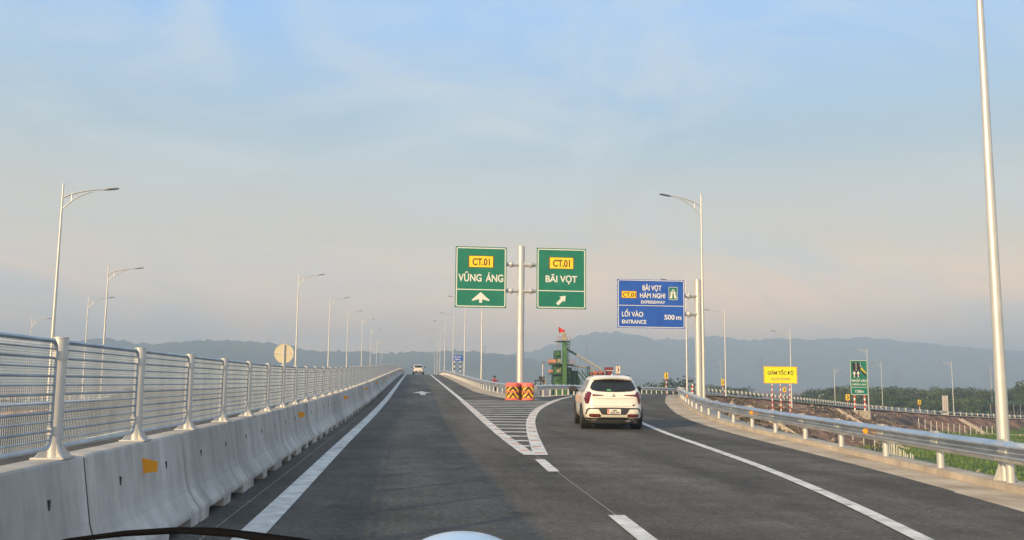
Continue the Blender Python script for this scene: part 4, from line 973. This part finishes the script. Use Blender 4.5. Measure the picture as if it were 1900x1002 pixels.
# ------------------------------------------------------------------ asphalt plant behind the gore
PYp = 110.0
def pp(u, v, Y=PYp): return ray(u, v, Y)
def ubox(mb, u0, u1, v0, v1, d, y0=0.0, mi=0, zlow=None):
    a = ray((u0 + u1) / 2, v1, PYp); hw = (u1 - u0) / 2 / 1720 * PYp; c = ray((u0 + u1) / 2, v0, PYp); mb.box(a.x - hw, a.x + hw, PYp + y0, PYp + y0 + d, zlow if zlow is not None else a.z, c.z, mi); return mb
pl = empty('mixing_plant', (ray(1043, 700, PYp).x, PYp, -6), label='green asphalt mixing plant with tower, platforms and slanting chutes', cat='industrial plant')
def part(mb, name, m):
    for i, v in enumerate(mb.v): mb.v[i] = (v[0] - pl.location.x, v[1] - PYp, v[2] + 6)
    return mb.build(name, m, pl)
b = MB(); ubox(b, 1041, 1048.5, 636, 712, .5, -1.2, 0, -6.2); ubox(b, 1042, 1047.5, 680, 681, .52, -1.22); part(b, 'elevator_shaft', M['plantgreen'])
b = MB(); ubox(b, 1032, 1041, 650, 676, 2.2, 0); ubox(b, 1030, 1050, 676, 712, 3.0, 0, 0, -6.2); ubox(b, 1048, 1052, 663, 680, 2, 0); part(b, 'tower_body', M['plantdark'])
b = MB(); ubox(b, 1028, 1041, 676, 712, .4, -.5, 0, -6.2); ubox(b, 1031, 1039, 652, 660, .3, -.3); part(b, 'tower_front', M['plantgreen'])
b = MB(); ubox(b, 1033, 1039, 666, 673, .2, -.7); ubox(b, 1032, 1039, 684, 692, .2, -.7); ubox(b, 1041.5, 1047.5, 618, 627, .6, -1.1); ubox(b, 1040.5, 1049, 627, 632, .7, -1.1); part(b, 'machine_housing', M['plantbeige'])
b = MB()
for (u0, u1, v) in ((1032, 1056, 633), (1021, 1064, 675.5), (1019, 1041, 693.5)): ubox(b, u0, u1, v, v + 1.4, 2.4, -1.0)
part(b, 'platforms', M['plantdark'])
b = MB()
for (u0, u1, v) in ((1032, 1056, 633), (1052, 1064, 675.5)):
    for u in np.linspace(u0, u1, 5): ubox(b, u - .25, u + .25, v - 8, v, .04, -.95)
    for k in (3, 7.5): ubox(b, u0, u1, v - k - .3, v - k, .04, -.95)
for u in (1032.5, 1054.5): ubox(b, u - .35, u + .35, 634, 648, .06, -.9)
part(b, 'railings', M['rust'])
b = MB()
for (u0, u1, v0, v1) in ((1018, 1032, 666.5, 675.5), (1018.5, 1026, 686, 692.5)):
    a = pp(u0, (v0 + v1) / 2); c = pp(u1, (v0 + v1) / 2); r_ = (v1 - v0) / 2 / 1720 * PYp; b.tube([(a.x, PYp + .3, a.z), (c.x, PYp + .3, c.z)], r_, 14)
part(b, 'orange_tanks', M['plantorange'])
b = MB(); A_ = [pp(u, v) for u, v in ((1050, 712), (1050, 684), (1055, 681), (1061, 683), (1063, 688), (1073, 687.5), (1073, 695), (1079, 706), (1079, 712))]
n0 = len(A_); vs = [(p.x, PYp + .4, p.z) for p in A_] + [(p.x, PYp + 4, p.z) for p in A_]; vs[0] = (vs[0][0], vs[0][1], -6.2); vs[n0 - 1] = (vs[n0 - 1][0], vs[n0 - 1][1], -6.2); vs[n0] = (vs[n0][0], vs[n0][1], -6.2); vs[-1] = (vs[-1][0], vs[-1][1], -6.2)
b.add(vs, [tuple(range(n0)), tuple(range(2 * n0 - 1, n0 - 1, -1))] + [(i, i + n0, (i + 1) % n0 + n0, (i + 1) % n0) for i in range(n0)]); part(b, 'silo_house', M['plantdark'])
b = MB(); a = pp(1050, 648); m1 = pp(1068, 658.5); b.tube([(a.x, PYp - .5, a.z), (m1.x, PYp - .5, m1.z)], .13, 8); part(b, 'chute_head', M['plantdark'])
b = MB(); c = pp(1114, 685); b.tube([(m1.x, PYp - .5, m1.z), (c.x, PYp - .5, c.z)], .13, 8)
b.tube([tuple(pp(u, v)) for u, v in ((1053, 677), (1075, 680), (1095, 683), (1101, 687), (1103, 692))], .10, 8); part(b, 'chute', M['pipe'])
b = MB()
rh = random.Random(4)
for k in range(34):
    u0 = rh.uniform(1094, 1118); w0 = rh.uniform(.8, 3.2); v0 = 694 - rh.uniform(2, 9) * (1 - abs(u0 - 1109) / 26); ubox(b, u0, u0 + w0, v0, v0 + rh.uniform(2, 5), rh.uniform(.3, .9), rh.uniform(-.8, .8))
ubox(b, 1096, 1121, 692, 712, 1.6, -.4, 0, -6.2)
part(b, 'rusty_hoppers', M['rust'])
b = MB(); ubox(b, 1124, 1137, 681.5, 687, 1.2, -.3); ubox(b, 1126, 1135, 687, 712, 1.0, -.3, 0, -6.2); part(b, 'red_hopper', M['maroon'])
b = MB(); ubox(b, 1123.5, 1137.5, 687.0, 688.3, 1.25, -.35); part(b, 'hopper_band', M['whitepole'])
b = MB()
for u in (1030, 1090, 1093): ubox(b, u - .6, u + .6, 679, 712, .3, -.2, 0, -6.2)
for u in (1060, 1066, 1072, 1080, 1086): ubox(b, u - .3, u + .3, 680, 712, .08, -.2, 0, -6.2)
for k in range(6):
    a = pp(1029 if k % 2 else 1041, 712 - k * 6); c = pp(1041 if k % 2 else 1029, 706 - k * 6); b.tube([(a.x, PYp - .7, a.z), (c.x, PYp - .7, c.z)], .05, 5)
for k in range(7):
    a = pp(1049.5, 640 + k * 5); b.box(a.x - .02, a.x + .26, PYp - 1.0, PYp - .96, a.z - .03, a.z + .03)
for u in (1050, 1053): a = pp(u, 690); c = pp(u, 634); b.tube([(a.x, PYp - 1, a.z), (c.x, PYp - 1, c.z)], .035, 5)
a = pp(1073, 690); c = pp(1088, 708); b.tube([tuple(a), tuple(c)], .06, 6); a = pp(1079, 688); c = pp(1092, 704); b.tube([tuple(a), tuple(c)], .05, 6); part(b, 'struts', M['plantdark'])
b = MB(); a = pp(1036.5, 606); c = pp(1037.5, 634); b.tube([tuple(c), tuple(a)], .035, 6); part(b, 'flag_pole', M['pipe'])
b = MB(); f0 = pp(1036.6, 606.5); nf = 8; vs = []
for i in range(nf + 1):
    t = i / nf; x = f0.x + t * .72; yw = PYp - .1 + .08 * math.sin(t * 6); 
    for z in (f0.z - t * .40, f0.z - .72 - .02 * t + t * .12): vs.append((x, yw, z))
fs = [(2 * i, 2 * i + 2, 2 * i + 3, 2 * i + 1) for i in range(nf)]; b.add(vs + [(x, y + .015, z) for x, y, z in vs], fs + [tuple(k + len(vs) for k in f)[::-1] for f in fs]); fl = part(b, 'red_flag', M['flag'])
# cream box with a round opening and its slim lamp
b = MB(); ubox(b, 1003.5, 1012.5, 703.5, 711.5, .5, -.3, 0); ubox(b, 1006, 1010, 711, 740, .3, -.2, 0, -6.2); o = b.build('vent_housing', M['plantbeige']); tag(o, 'cream box with a round black opening left of the green plant', 'vent box')
a = pp(1007, 707.5); q_ = MB(); q_.tube([(a.x, PYp - .34, a.z), (a.x, PYp - .28, a.z)], .17, 16); q_.build('opening', M['black'], o)
a = pp(1009.5, 672); r_ = empty('yard_lamp', (a.x, PYp + 1, -6), label='slim lamp post above the cream vent box', cat='lamp')
b = MB(); b.tube([(0, 0, 0), (0, 0, a.z + 6)], .06, 8); b.build('pole', M['whitepole'], r_); b = MB(); b.box(-.05, .28, -.1, .1, a.z + 5.97, a.z + 6.12); b.box(-.05, .05, -.06, .06, a.z + 5.8, a.z + 6.0); b.build('lamp_head', M['lampdark'], r_)
# a dark utility frame behind the gore rail
a = pp(981, 699); r_ = MB(); x = a.x
for dx in (-.55, .0, .35): r_.box(x + dx - .05, x + dx + .05, 100, 100.1, -6, a.z - (.5 if dx < 0 else 0))
r_.box(x - .7, x + .5, 99.97, 100.12, a.z - .55, a.z - .42); r_.box(x - .2, x + .2, 99.9, 100.2, a.z - .4, a.z - .05)
tag(r_.build('utility_frame', M['cladding']), 'dark utility frame on posts beyond the rail right of the sign post', 'frame')

# ------------------------------------------------------------------ worker behind the rail
def worker():
    Y = 72.0; t = ray(917.5, 697.5, Y); root_z = t.z - 1.72; X = t.x
    J = {'pelvis': (0, 0, .95), 'chest': (0, .03, 1.28), 'neck': (0, .02, 1.47), 'head': (0, -.02, 1.60), 'top': (0, -.02, 1.71), 'sl': (-.19, .02, 1.40), 'el': (-.25, -.05, 1.12), 'wl': (-.18, -.26, .98), 'hl': (-.16, -.33, .97),
         'sr': (.19, .02, 1.40), 'er': (.27, -.02, 1.13), 'wr': (.22, -.20, .96), 'hr': (.21, -.27, .94), 'kl': (-.11, -.03, .50), 'al': (-.12, .02, .08), 'tl': (-.13, -.14, .03), 'kr': (.11, -.02, .50), 'ar': (.13, .03, .08), 'tr': (.14, -.13, .03), 'pl': (-.09, 0, .88), 'pr': (.09, 0, .88)}
    E = [('pelvis', 'chest'), ('chest', 'neck'), ('neck', 'head'), ('head', 'top'), ('chest', 'sl'), ('sl', 'el'), ('el', 'wl'), ('wl', 'hl'), ('chest', 'sr'), ('sr', 'er'), ('er', 'wr'), ('wr', 'hr'), ('pelvis', 'pl'), ('pl', 'kl'), ('kl', 'al'), ('al', 'tl'), ('pelvis', 'pr'), ('pr', 'kr'), ('kr', 'ar'), ('ar', 'tr')]
    rad = dict(pelvis=.15, chest=.16, neck=.06, head=.095, top=.07, sl=.075, sr=.075, el=.05, er=.05, wl=.032, wr=.032, hl=.035, hr=.035, pl=.10, pr=.10, kl=.065, kr=.065, al=.045, ar=.045, tl=.04, tr=.04)
    ks = list(J); me = bpy.data.meshes.new('person'); me.from_pydata([J[k] for k in ks], [(ks.index(a), ks.index(c)) for a, c in E], [])
    o = bpy.data.objects.new('person', me); COL.objects.link(o); md = o.modifiers.new('skin', 'SKIN'); sk = me.skin_vertices[0].data
    for i, k in enumerate(ks): sk[i].radius = (rad[k], rad[k] * .8); sk[i].use_root = (k == 'pelvis')
    o.modifiers.new('sub', 'SUBSURF').levels = 1; me.materials.append(M['cloth'])
    dg = bpy.context.evaluated_depsgraph_get(); m2 = bpy.data.meshes.new_from_object(o.evaluated_get(dg)); o.modifiers.clear(); o.data = m2
    m2.materials.clear(); [m2.materials.append(M[k]) for k in ('cloth', 'skin', 'redcloth')]
    for p in m2.polygons:
        z = p.center.z; p.material_index = 1 if (1.50 < z) else (2 if z > .95 and abs(p.center.x) < .3 and p.center.y > -.2 else 0)
    o.location = (X, Y, root_z); tag(o, 'person in dark and red clothes standing beyond the guard rail left of the sign post', 'person')
    h = MB(); vs = []
    for i in range(5):
        a = i / 4 * math.pi / 2
        for k in range(14): c = 2 * math.pi * k / 14; vs.append((.125 * math.cos(a) * math.cos(c), -.02 + .14 * math.cos(a) * math.sin(c), 1.62 + .13 * math.sin(a)))
    h.add(vs, [(i * 14 + k, i * 14 + (k + 1) % 14, i * 14 + 14 + (k + 1) % 14, i * 14 + 14 + k) for i in range(4) for k in range(14)]); h.build('hard_hat', M['black'], o)
worker()
# red and white marker near the bend
Y = 74.0; a = ray(1285, 712, Y); r_ = empty('delineator_post', (a.x, Y, 0), label='short red and white marker post at the bend of the right guard rail', cat='marker post')
b = MB(); striped_post(b, 0, .3, a.z, .07, 8); b.build('post', [M['red'], M['white']], r_)

# ------------------------------------------------------------------ drainage chutes, field posts, rubble, grass
def chute(p0, p1, w, lb):
    n_ = 26; A_ = np.array([[p0[0] + (p1[0] - p0[0]) * t, p0[1] + (p1[1] - p0[1]) * t, 0] for t in np.linspace(0, 1, n_)]); A_[:, 2] = ground(A_[:, 0], A_[:, 1])
    L_ = offs(A_, -w / 2); R_ = offs(A_, w / 2); mb = MB()
    strip(mb, L_, R_, .06); strip(mb, offs(A_, -w / 2 - .1), L_, .22); strip(mb, R_, offs(A_, w / 2 + .1), .22); strip(mb, L_ + [0, 0, .06], L_ + [0, 0, .22]); strip(mb, R_ + [0, 0, .06], R_ + [0, 0, .22])
    for s in (-1, 1):
        e = offs(A_, s * (w / 2 + .1)); strip(mb, e - [0, 0, .2], e + [0, 0, .22])
    tag(mb.build('drainage_chute', M['kerb']), lb, 'drain')
chute((94.0, 149.8), (99, 141), .9, 'pale concrete drainage chute running down the far slope at right')
chute((57.5, 119.5), (64, 113), .7, 'pale concrete drainage chute down the slope under the green sign')
chute((36.5, 96.5), (43, 91), .7, 'pale concrete drainage chute below the yellow roadwork board')
fp = MB(); fp.box(-.045, .045, -.045, .045, -.3, 1.985); fp.prism([(-.045, 1.985), (.045, 1.985), (.02, 2.0), (-.02, 2.0)], -.045, .045); fpo = fp.build('fence_post', M['fieldpost']); used = False
def fpost(x, y, h, lb, grp):
    global used
    o = fpo if not used else fpo.copy()
    if used: COL.objects.link(o)
    used = True; o.location = (x, y, gz(x, y)); o.scale = (1, 1, h / 2.0); o.rotation_euler = (random.uniform(-.03, .03), random.uniform(-.03, .03), random.uniform(0, 1)); tag(o, lb, 'post', grp)
for k in range(16):
    t = k / 15; fpost(54.5 - 12.4 * t, 102 - 28 * t, 2.0 + random.uniform(-.1, .1), 'white concrete post, %s from the far end of the diagonal field row' % ORD[k], 'white posts in a diagonal row in the field')
for k in range(16): fpost(80 + 1.3 * k, 138.5 + .55 * k, 1.5, 'thin pale post, %s from the left in the row below the brown slope' % ORD[k], 'thin posts at the foot of the far slope')
for u in (1582, 1602, 1622): a = ray(u, 800, 104); fpost(a.x, 104, 1.6, 'short pale post standing alone in rough ground below the green sign', 'short posts below the green sign')

rb = MB()
for k in range(2600):
    if k < 1500: s = random.random(); i = int((40 + s * 130)); p = inner[min(i, len(inner) - 1)]; d = random.uniform(1.5, 13); tng = inner[min(i + 1, len(inner) - 1)] - p; nn3 = np.array([tng[1], -tng[0]]); nn3 /= np.linalg.norm(nn3); x, y = p[0] + nn3[0] * d, p[1] + nn3[1] * d
    else: x = random.uniform(14, 60); y = random.uniform(30, 100)
    z = gz(x, y)
    if z < -5.7 and random.random() < .8: continue
    if z > at_y(inner, y)[2] - .35 and x < at_y(inner, y)[0] + 1.2: continue
    s = random.uniform(.06, .32) * (1 if random.random() < .8 else 1.8)
    vs = [(x + s * random.uniform(.6, 1) * a, y + s * random.uniform(.6, 1) * b_, z + s * random.uniform(.4, .8) * c) for a, b_, c in ((1, 0, 0), (-1, 0, 0), (0, 1, 0), (0, -1, 0), (0, 0, 1), (0, 0, -1))]
    rb.add(vs, [(0, 2, 4), (2, 1, 4), (1, 3, 4), (3, 0, 4), (2, 0, 5), (1, 2, 5), (3, 1, 5), (0, 3, 5)])
tag(rb.build('rubble', mat('rubble_stone', (.14, .10, .075), .95, col2=(.34, .27, .20), scale=.6, detail=2)), 'loose stones and clods on the brown slopes', 'rubble', kind='stuff')
gb = MB(); X_ = np.random.uniform(12, 120, 26000); Y_ = np.random.uniform(15, 165, 26000); Zg = ground(X_, Y_)
nb = vnoise(X_, Y_, 6, 31)
for x, y, z, q_ in zip(X_, Y_, Zg, nb):
    if z > -5.2 or q_ < -.22: continue
    hgt = random.uniform(.18, .5) * (1 + q_)
    for j in range(3):
        a = random.uniform(0, 6.28); dx, dy = math.cos(a), math.sin(a); w_ = .10; lx, ly = random.uniform(-.25, .25), random.uniform(-.25, .25)
        ox, oy = x + random.uniform(-.3, .3), y + random.uniform(-.3, .3)
        gb.add([(ox - dx * w_, oy - dy * w_, z - .05), (ox + dx * w_, oy + dy * w_, z - .05), (ox + lx, oy + ly, z + hgt)], [(0, 1, 2)])
tag(gb.build('grass', M['grass']), 'rough green grass covering the low field', 'grass', kind='stuff')
# dry scrub on the near slope
sb_ = MB()
for k in range(5200):
    i = random.randint(18, 150); p = inner[min(i, len(inner) - 1)]; tng = inner[min(i + 1, len(inner) - 1)] - p; nn3 = np.array([tng[1], -tng[0]]); nn3 /= np.linalg.norm(nn3); d = random.uniform(1.3, 12); x, y = p[0] + nn3[0] * d, p[1] + nn3[1] * d
    if vnoise(np.array([x]), np.array([y]), 5, 77)[0] < .02: continue
    z = gz(x, y); h_ = random.uniform(.1, .38)
    for j in range(2):
        a = random.uniform(0, 6.28); sb_.add([(x - math.cos(a) * .07, y - math.sin(a) * .07, z - .08), (x + math.cos(a) * .07, y + math.sin(a) * .07, z - .08), (x + random.uniform(-.15, .15), y + random.uniform(-.15, .15), z + h_)], [(0, 1, 2)])
tag(sb_.build('dry_scrub', foliage('dry_scrub', (.06, .065, .025), (.17, .14, .07), .3)), 'dry scrub tufts on the embankment slope', 'scrub', kind='stuff')

# ------------------------------------------------------------------ trees
def tree_proto(seed, H, m):
    rnd = random.Random(seed); root = empty('tree')
    t = MB(); t.tube([(0, 0, -.3), (.08, 0, H * .25), (.0, .1, H * .5), (.1, .0, H * .8)], [.16, .13, .09, .03], 7)
    ends = []
    for k in range(7):
        a = rnd.uniform(0, 6.28); z0_ = H * rnd.uniform(.2, .6); ln = H * rnd.uniform(.2, .36); e = (math.cos(a) * ln, math.sin(a) * ln, z0_ + ln * rnd.uniform(.4, .9)); ends.append(e)
        t.tube([(0.05, 0, z0_), (e[0] * .5, e[1] * .5, z0_ + (e[2] - z0_) * .62), e], [.06, .04, .015], 5)
    t.build('trunk', M['bark'], root)
    c = MB(); lobes = [(0.1, 0, H * .78, H * .20)] + [(e[0], e[1], e[2], H * rnd.uniform(.12, .2)) for e in ends] + [(rnd.uniform(-.25, .25) * H, rnd.uniform(-.25, .25) * H, H * rnd.uniform(.15, .5), H * rnd.uniform(.12, .2)) for _ in range(5)]
    for (x, y, z, r_) in lobes:
        for j in range(95):
            v = Vector((rnd.gauss(0, 1), rnd.gauss(0, 1), rnd.gauss(0, 1))).normalized() * r_ * rnd.uniform(.45, 1.12); s = rnd.uniform(.13, .30) * H / 8; p = Vector((x, y, z)) + Vector((v.x, v.y, v.z * .8))
            if p.z < .25: p.z = .25 + rnd.random() * .4
            q1 = Vector((rnd.gauss(0, 1), rnd.gauss(0, 1), rnd.gauss(0, 1))).normalized(); q2 = q1.cross(Vector((rnd.gauss(0, 1), rnd.gauss(0, 1), rnd.gauss(0, 1)))).normalized()
            c.add([p - q1 * s, p + q2 * s * .6, p + q1 * s, p - q2 * s * .7], [(0, 1, 2, 3)])
    c.build('crown', m, root); return root
protos = [tree_proto(3, 8, M['leafA']), tree_proto(5, 8, M['leafB']), tree_proto(8, 8, M['leafA']), tree_proto(13, 8, M['leafB'])]; pu = [False] * 4
def tree(u, vtop, Y, lb, grp, k=None):
    global pu
    k = random.randrange(4) if k is None else k; t = ray(u, vtop, Y); g0 = gz(t.x, Y); h = (t.z - g0) / (8 * .99)
    o = protos[k] if not pu[k] else copy_tree(protos[k]); pu[k] = True
    o.location = (t.x, Y, g0); o.scale = (h * random.uniform(.95, 1.4), h * random.uniform(.95, 1.3), h); o.rotation_euler = (0, 0, random.uniform(0, 6.28)); tag(o, lb, 'tree', grp)
def top(u): return float(np.interp(u, [1175, 1200, 1240, 1262, 1300, 1340, 1380, 1400, 1465, 1500, 1530, 1560, 1620, 1680, 1710, 1740, 1770, 1800, 1840, 1870, 1900, 1930], [712, 709, 711, 712, 711, 713, 715, 724, 731, 722, 717, 713, 713, 713, 722, 714, 717, 713, 722, 720, 706, 700]))
for u in np.arange(1178, 1404, 9): tree(u + random.uniform(-3, 3), top(u) + random.uniform(-3, 4), random.uniform(215, 260), 'dark green tree in the belt behind the ramp bend, left of the yellow board', 'trees in the belt behind the ramp bend')
for u in np.arange(1462, 1990, 7): tree(u + random.uniform(-3, 3), top(min(u, 1930)) + random.uniform(-3, 5), random.uniform(218, 285), 'dark green tree in the long belt beyond the far ramp at right', 'trees in the belt beyond the far ramp')
for u in np.arange(1480, 1990, 15): tree(u + random.uniform(-4, 4), top(min(u, 1930)) + random.uniform(12, 24), random.uniform(200, 214), 'low tree at the front foot of the belt beyond the far ramp', 'low trees at the front of the far belt')
tree(1270, 693, 205, 'tallest lone tree left of the blue sign post, standing above the belt', None, 1)

# dark shed frame at the far right
Y = 176; r_ = empty('field_shed', (ray(1880, 760, Y).x, Y, -5.2), label='dark open framed shed at the right edge behind the far ramp', cat='shed')
b = MB()
for x in np.linspace(-2.8, 4.5, 6):
    for y in (0, 3): b.box(x - .08, x + .08, y - .08, y + .08, 0, 3.9)
[b.box(-2.88, 4.58, y - .06, y + .06, 3.7, 3.88) for y in (0, 3)]; [b.box(x - .06, x + .06, 0, 3, 3.7, 3.86) for x in (-2.8, 4.5)]; b.build('frame', M['lampdark'], r_); b = MB(); b.prism([(-3.2, 3.9), (4.9, 3.9), (4.9, 4.05), (-3.2, 4.15)], -.4, 3.4); b.build('roof', M['plantdark'], r_); b = MB(); b.box(-2.8, 4.5, 3.1, 3.2, 0, 3.2); b.build('wall', M['cladding'], r_)

# ------------------------------------------------------------------ distant pylons
def pylon(u, vt, Y, Hh, lb):
    t = ray(u, vt, Y); root = MB(); z0_ = -6; Ht = t.z - z0_
    def w_(z): return 3.4 * (1 - z / Ht) + .5
    lev = list(np.linspace(0, Ht, 9)); r_ = .055 * Y / 900
    for sx_, sy_ in ((-1, -1), (1, -1), (1, 1), (-1, 1)): root.tube([(sx_ * w_(0), sy_ * w_(0), 0), (sx_ * w_(Ht), sy_ * w_(Ht), Ht)], r_, 4)
    for i in range(8):
        a, c = lev[i], lev[i + 1]
        for s in (-1, 1):
            root.tube([(-w_(a), s * w_(a), a), (w_(c), s * w_(c), c)], r_ * .7, 3); root.tube([(w_(a), s * w_(a), a), (-w_(c), s * w_(c), c)], r_ * .7, 3)
            root.tube([(s * w_(a), -w_(a), a), (s * w_(c), w_(c), c)], r_ * .7, 3)
    for z in (Ht * .72, Ht * .83, Ht * .94): root.tube([(-5.5, 0, z), (0, 0, z + 1), (5.5, 0, z)], r_, 4); root.tube([(-5.5, 0, z), (5.5, 0, z)], r_, 4)
    o = root.build('pylon', M['lampdark']); o.location = (t.x, Y, z0_); tag(o, lb, 'pylon', 'faint power pylons before the hills')
pylon(886, 671, 620, 30, 'faint lattice pylon left of the sign post, low against the hills')
pylon(1088, 632, 1000, 50, 'faint lattice pylon on the hillside right above the mixing plant')
pylon(900, 640, 1250, 50, 'very faint tall pylon behind the left green sign')
pylon(1411, 662, 800, 40, 'faint lattice pylon left of the yellow roadwork board')
pylon(1664, 688, 800, 30, 'faint lattice pylon between the merge sign and the far lamp')
pylon(1837, 690, 520, 24, 'lattice pylon just left of the nearest right lamp post')

# ------------------------------------------------------------------ the camera car's wiper and bonnet
pts = [ray(u, v, 1.0) for u, v in ((60, 1016), (130, 1002), (230, 990), (330, 984), (400, 985), (470, 992), (560, 1003), (640, 1018))]
wr = empty('wiper', tuple(pts[3]), label='black windscreen wiper crossing the lower left edge', cat='wiper')
q0 = pts[3]; b = MB(); b.tube([tuple(p - q0) for p in pts], [.0015, .0022, .003, .0034, .0034, .003, .0026, .002], 8); b.build('blade', M['wiperblack'], wr)
b = MB(); b.tube([tuple(ray(330, 986, .985) - q0), tuple(ray(440, 992, .97) - q0), tuple(ray(560, 1012, .93) - q0), tuple(ray(700, 1060, .86) - q0)], [.002, .003, .004, .006], 8); b.build('arm', M['wiperblack'], wr)
b = MB(); vs = []; fs = []; nx2, ny2 = 191, 35
e_ = ray(860, 1002, 1.7); top_ = ray(860, 983.5, 1.7).z
for j in range(ny2):
    y = 1.05 + j / (ny2 - 1) * 1.1
    for i in range(nx2):
        x = -.85 + 1.9 * i / (nx2 - 1); zb0 = (ray(860, 1002, y).z - .035) - .10 * ((x + .0) / .95) ** 2 - .25 * max(0, (y - 1.9)) ** 1 - .02
        if y <= 1.75: zb0 = min(zb0, e_.z - .05 - .10 * (x / .95) ** 2)
        hb = (top_ - (e_.z - .055)) * math.sqrt(max(0, 1 - ((x - e_.x) / .118) ** 2)) * max(0, 1 - ((y - 1.7) / .35) ** 2); vs.append((x, y, zb0 + hb))
for j in range(ny2 - 1):
    for i in range(nx2 - 1): a = j * nx2 + i; fs.append((a, a + 1, a + nx2 + 1, a + nx2))
b.add(vs, fs); bo = b.build('car_bonnet', M['bonnet'], smooth=True); tag(bo, 'pale blue-white bonnet bulge at the bottom centre edge', 'car bonnet'); sm = bo.modifiers.new('s', 'SOLIDIFY'); sm.thickness = .02; sm.offset = -1

# ------------------------------------------------------------------ haze
hz = MB(); hz.box(-3600, 3600, -300, 3400, -9, 166)
ho = hz.build('haze', []); ho.display_type = 'WIRE'
hm = bpy.data.materials.new('haze'); hm.use_nodes = True; t = hm.node_tree; t.nodes.clear()
pv = t.nodes.new('ShaderNodeVolumePrincipled'); pv.inputs['Color'].default_value = (.56, .75, 1.0, 1); pv.inputs['Density'].default_value = .00080; pv.inputs['Anisotropy'].default_value = .0
om = t.nodes.new('ShaderNodeOutputMaterial'); t.links.new(pv.outputs[0], om.inputs['Volume']); ho.data.materials.append(hm); tag(ho, kind='stuff')
# ground is wider than the haze box nowhere: clip the ground to the box
for v in g.data.vertices:
    v.co.x = max(-3500, min(3500, v.co.x)); v.co.y = max(-290, min(3380, v.co.y))
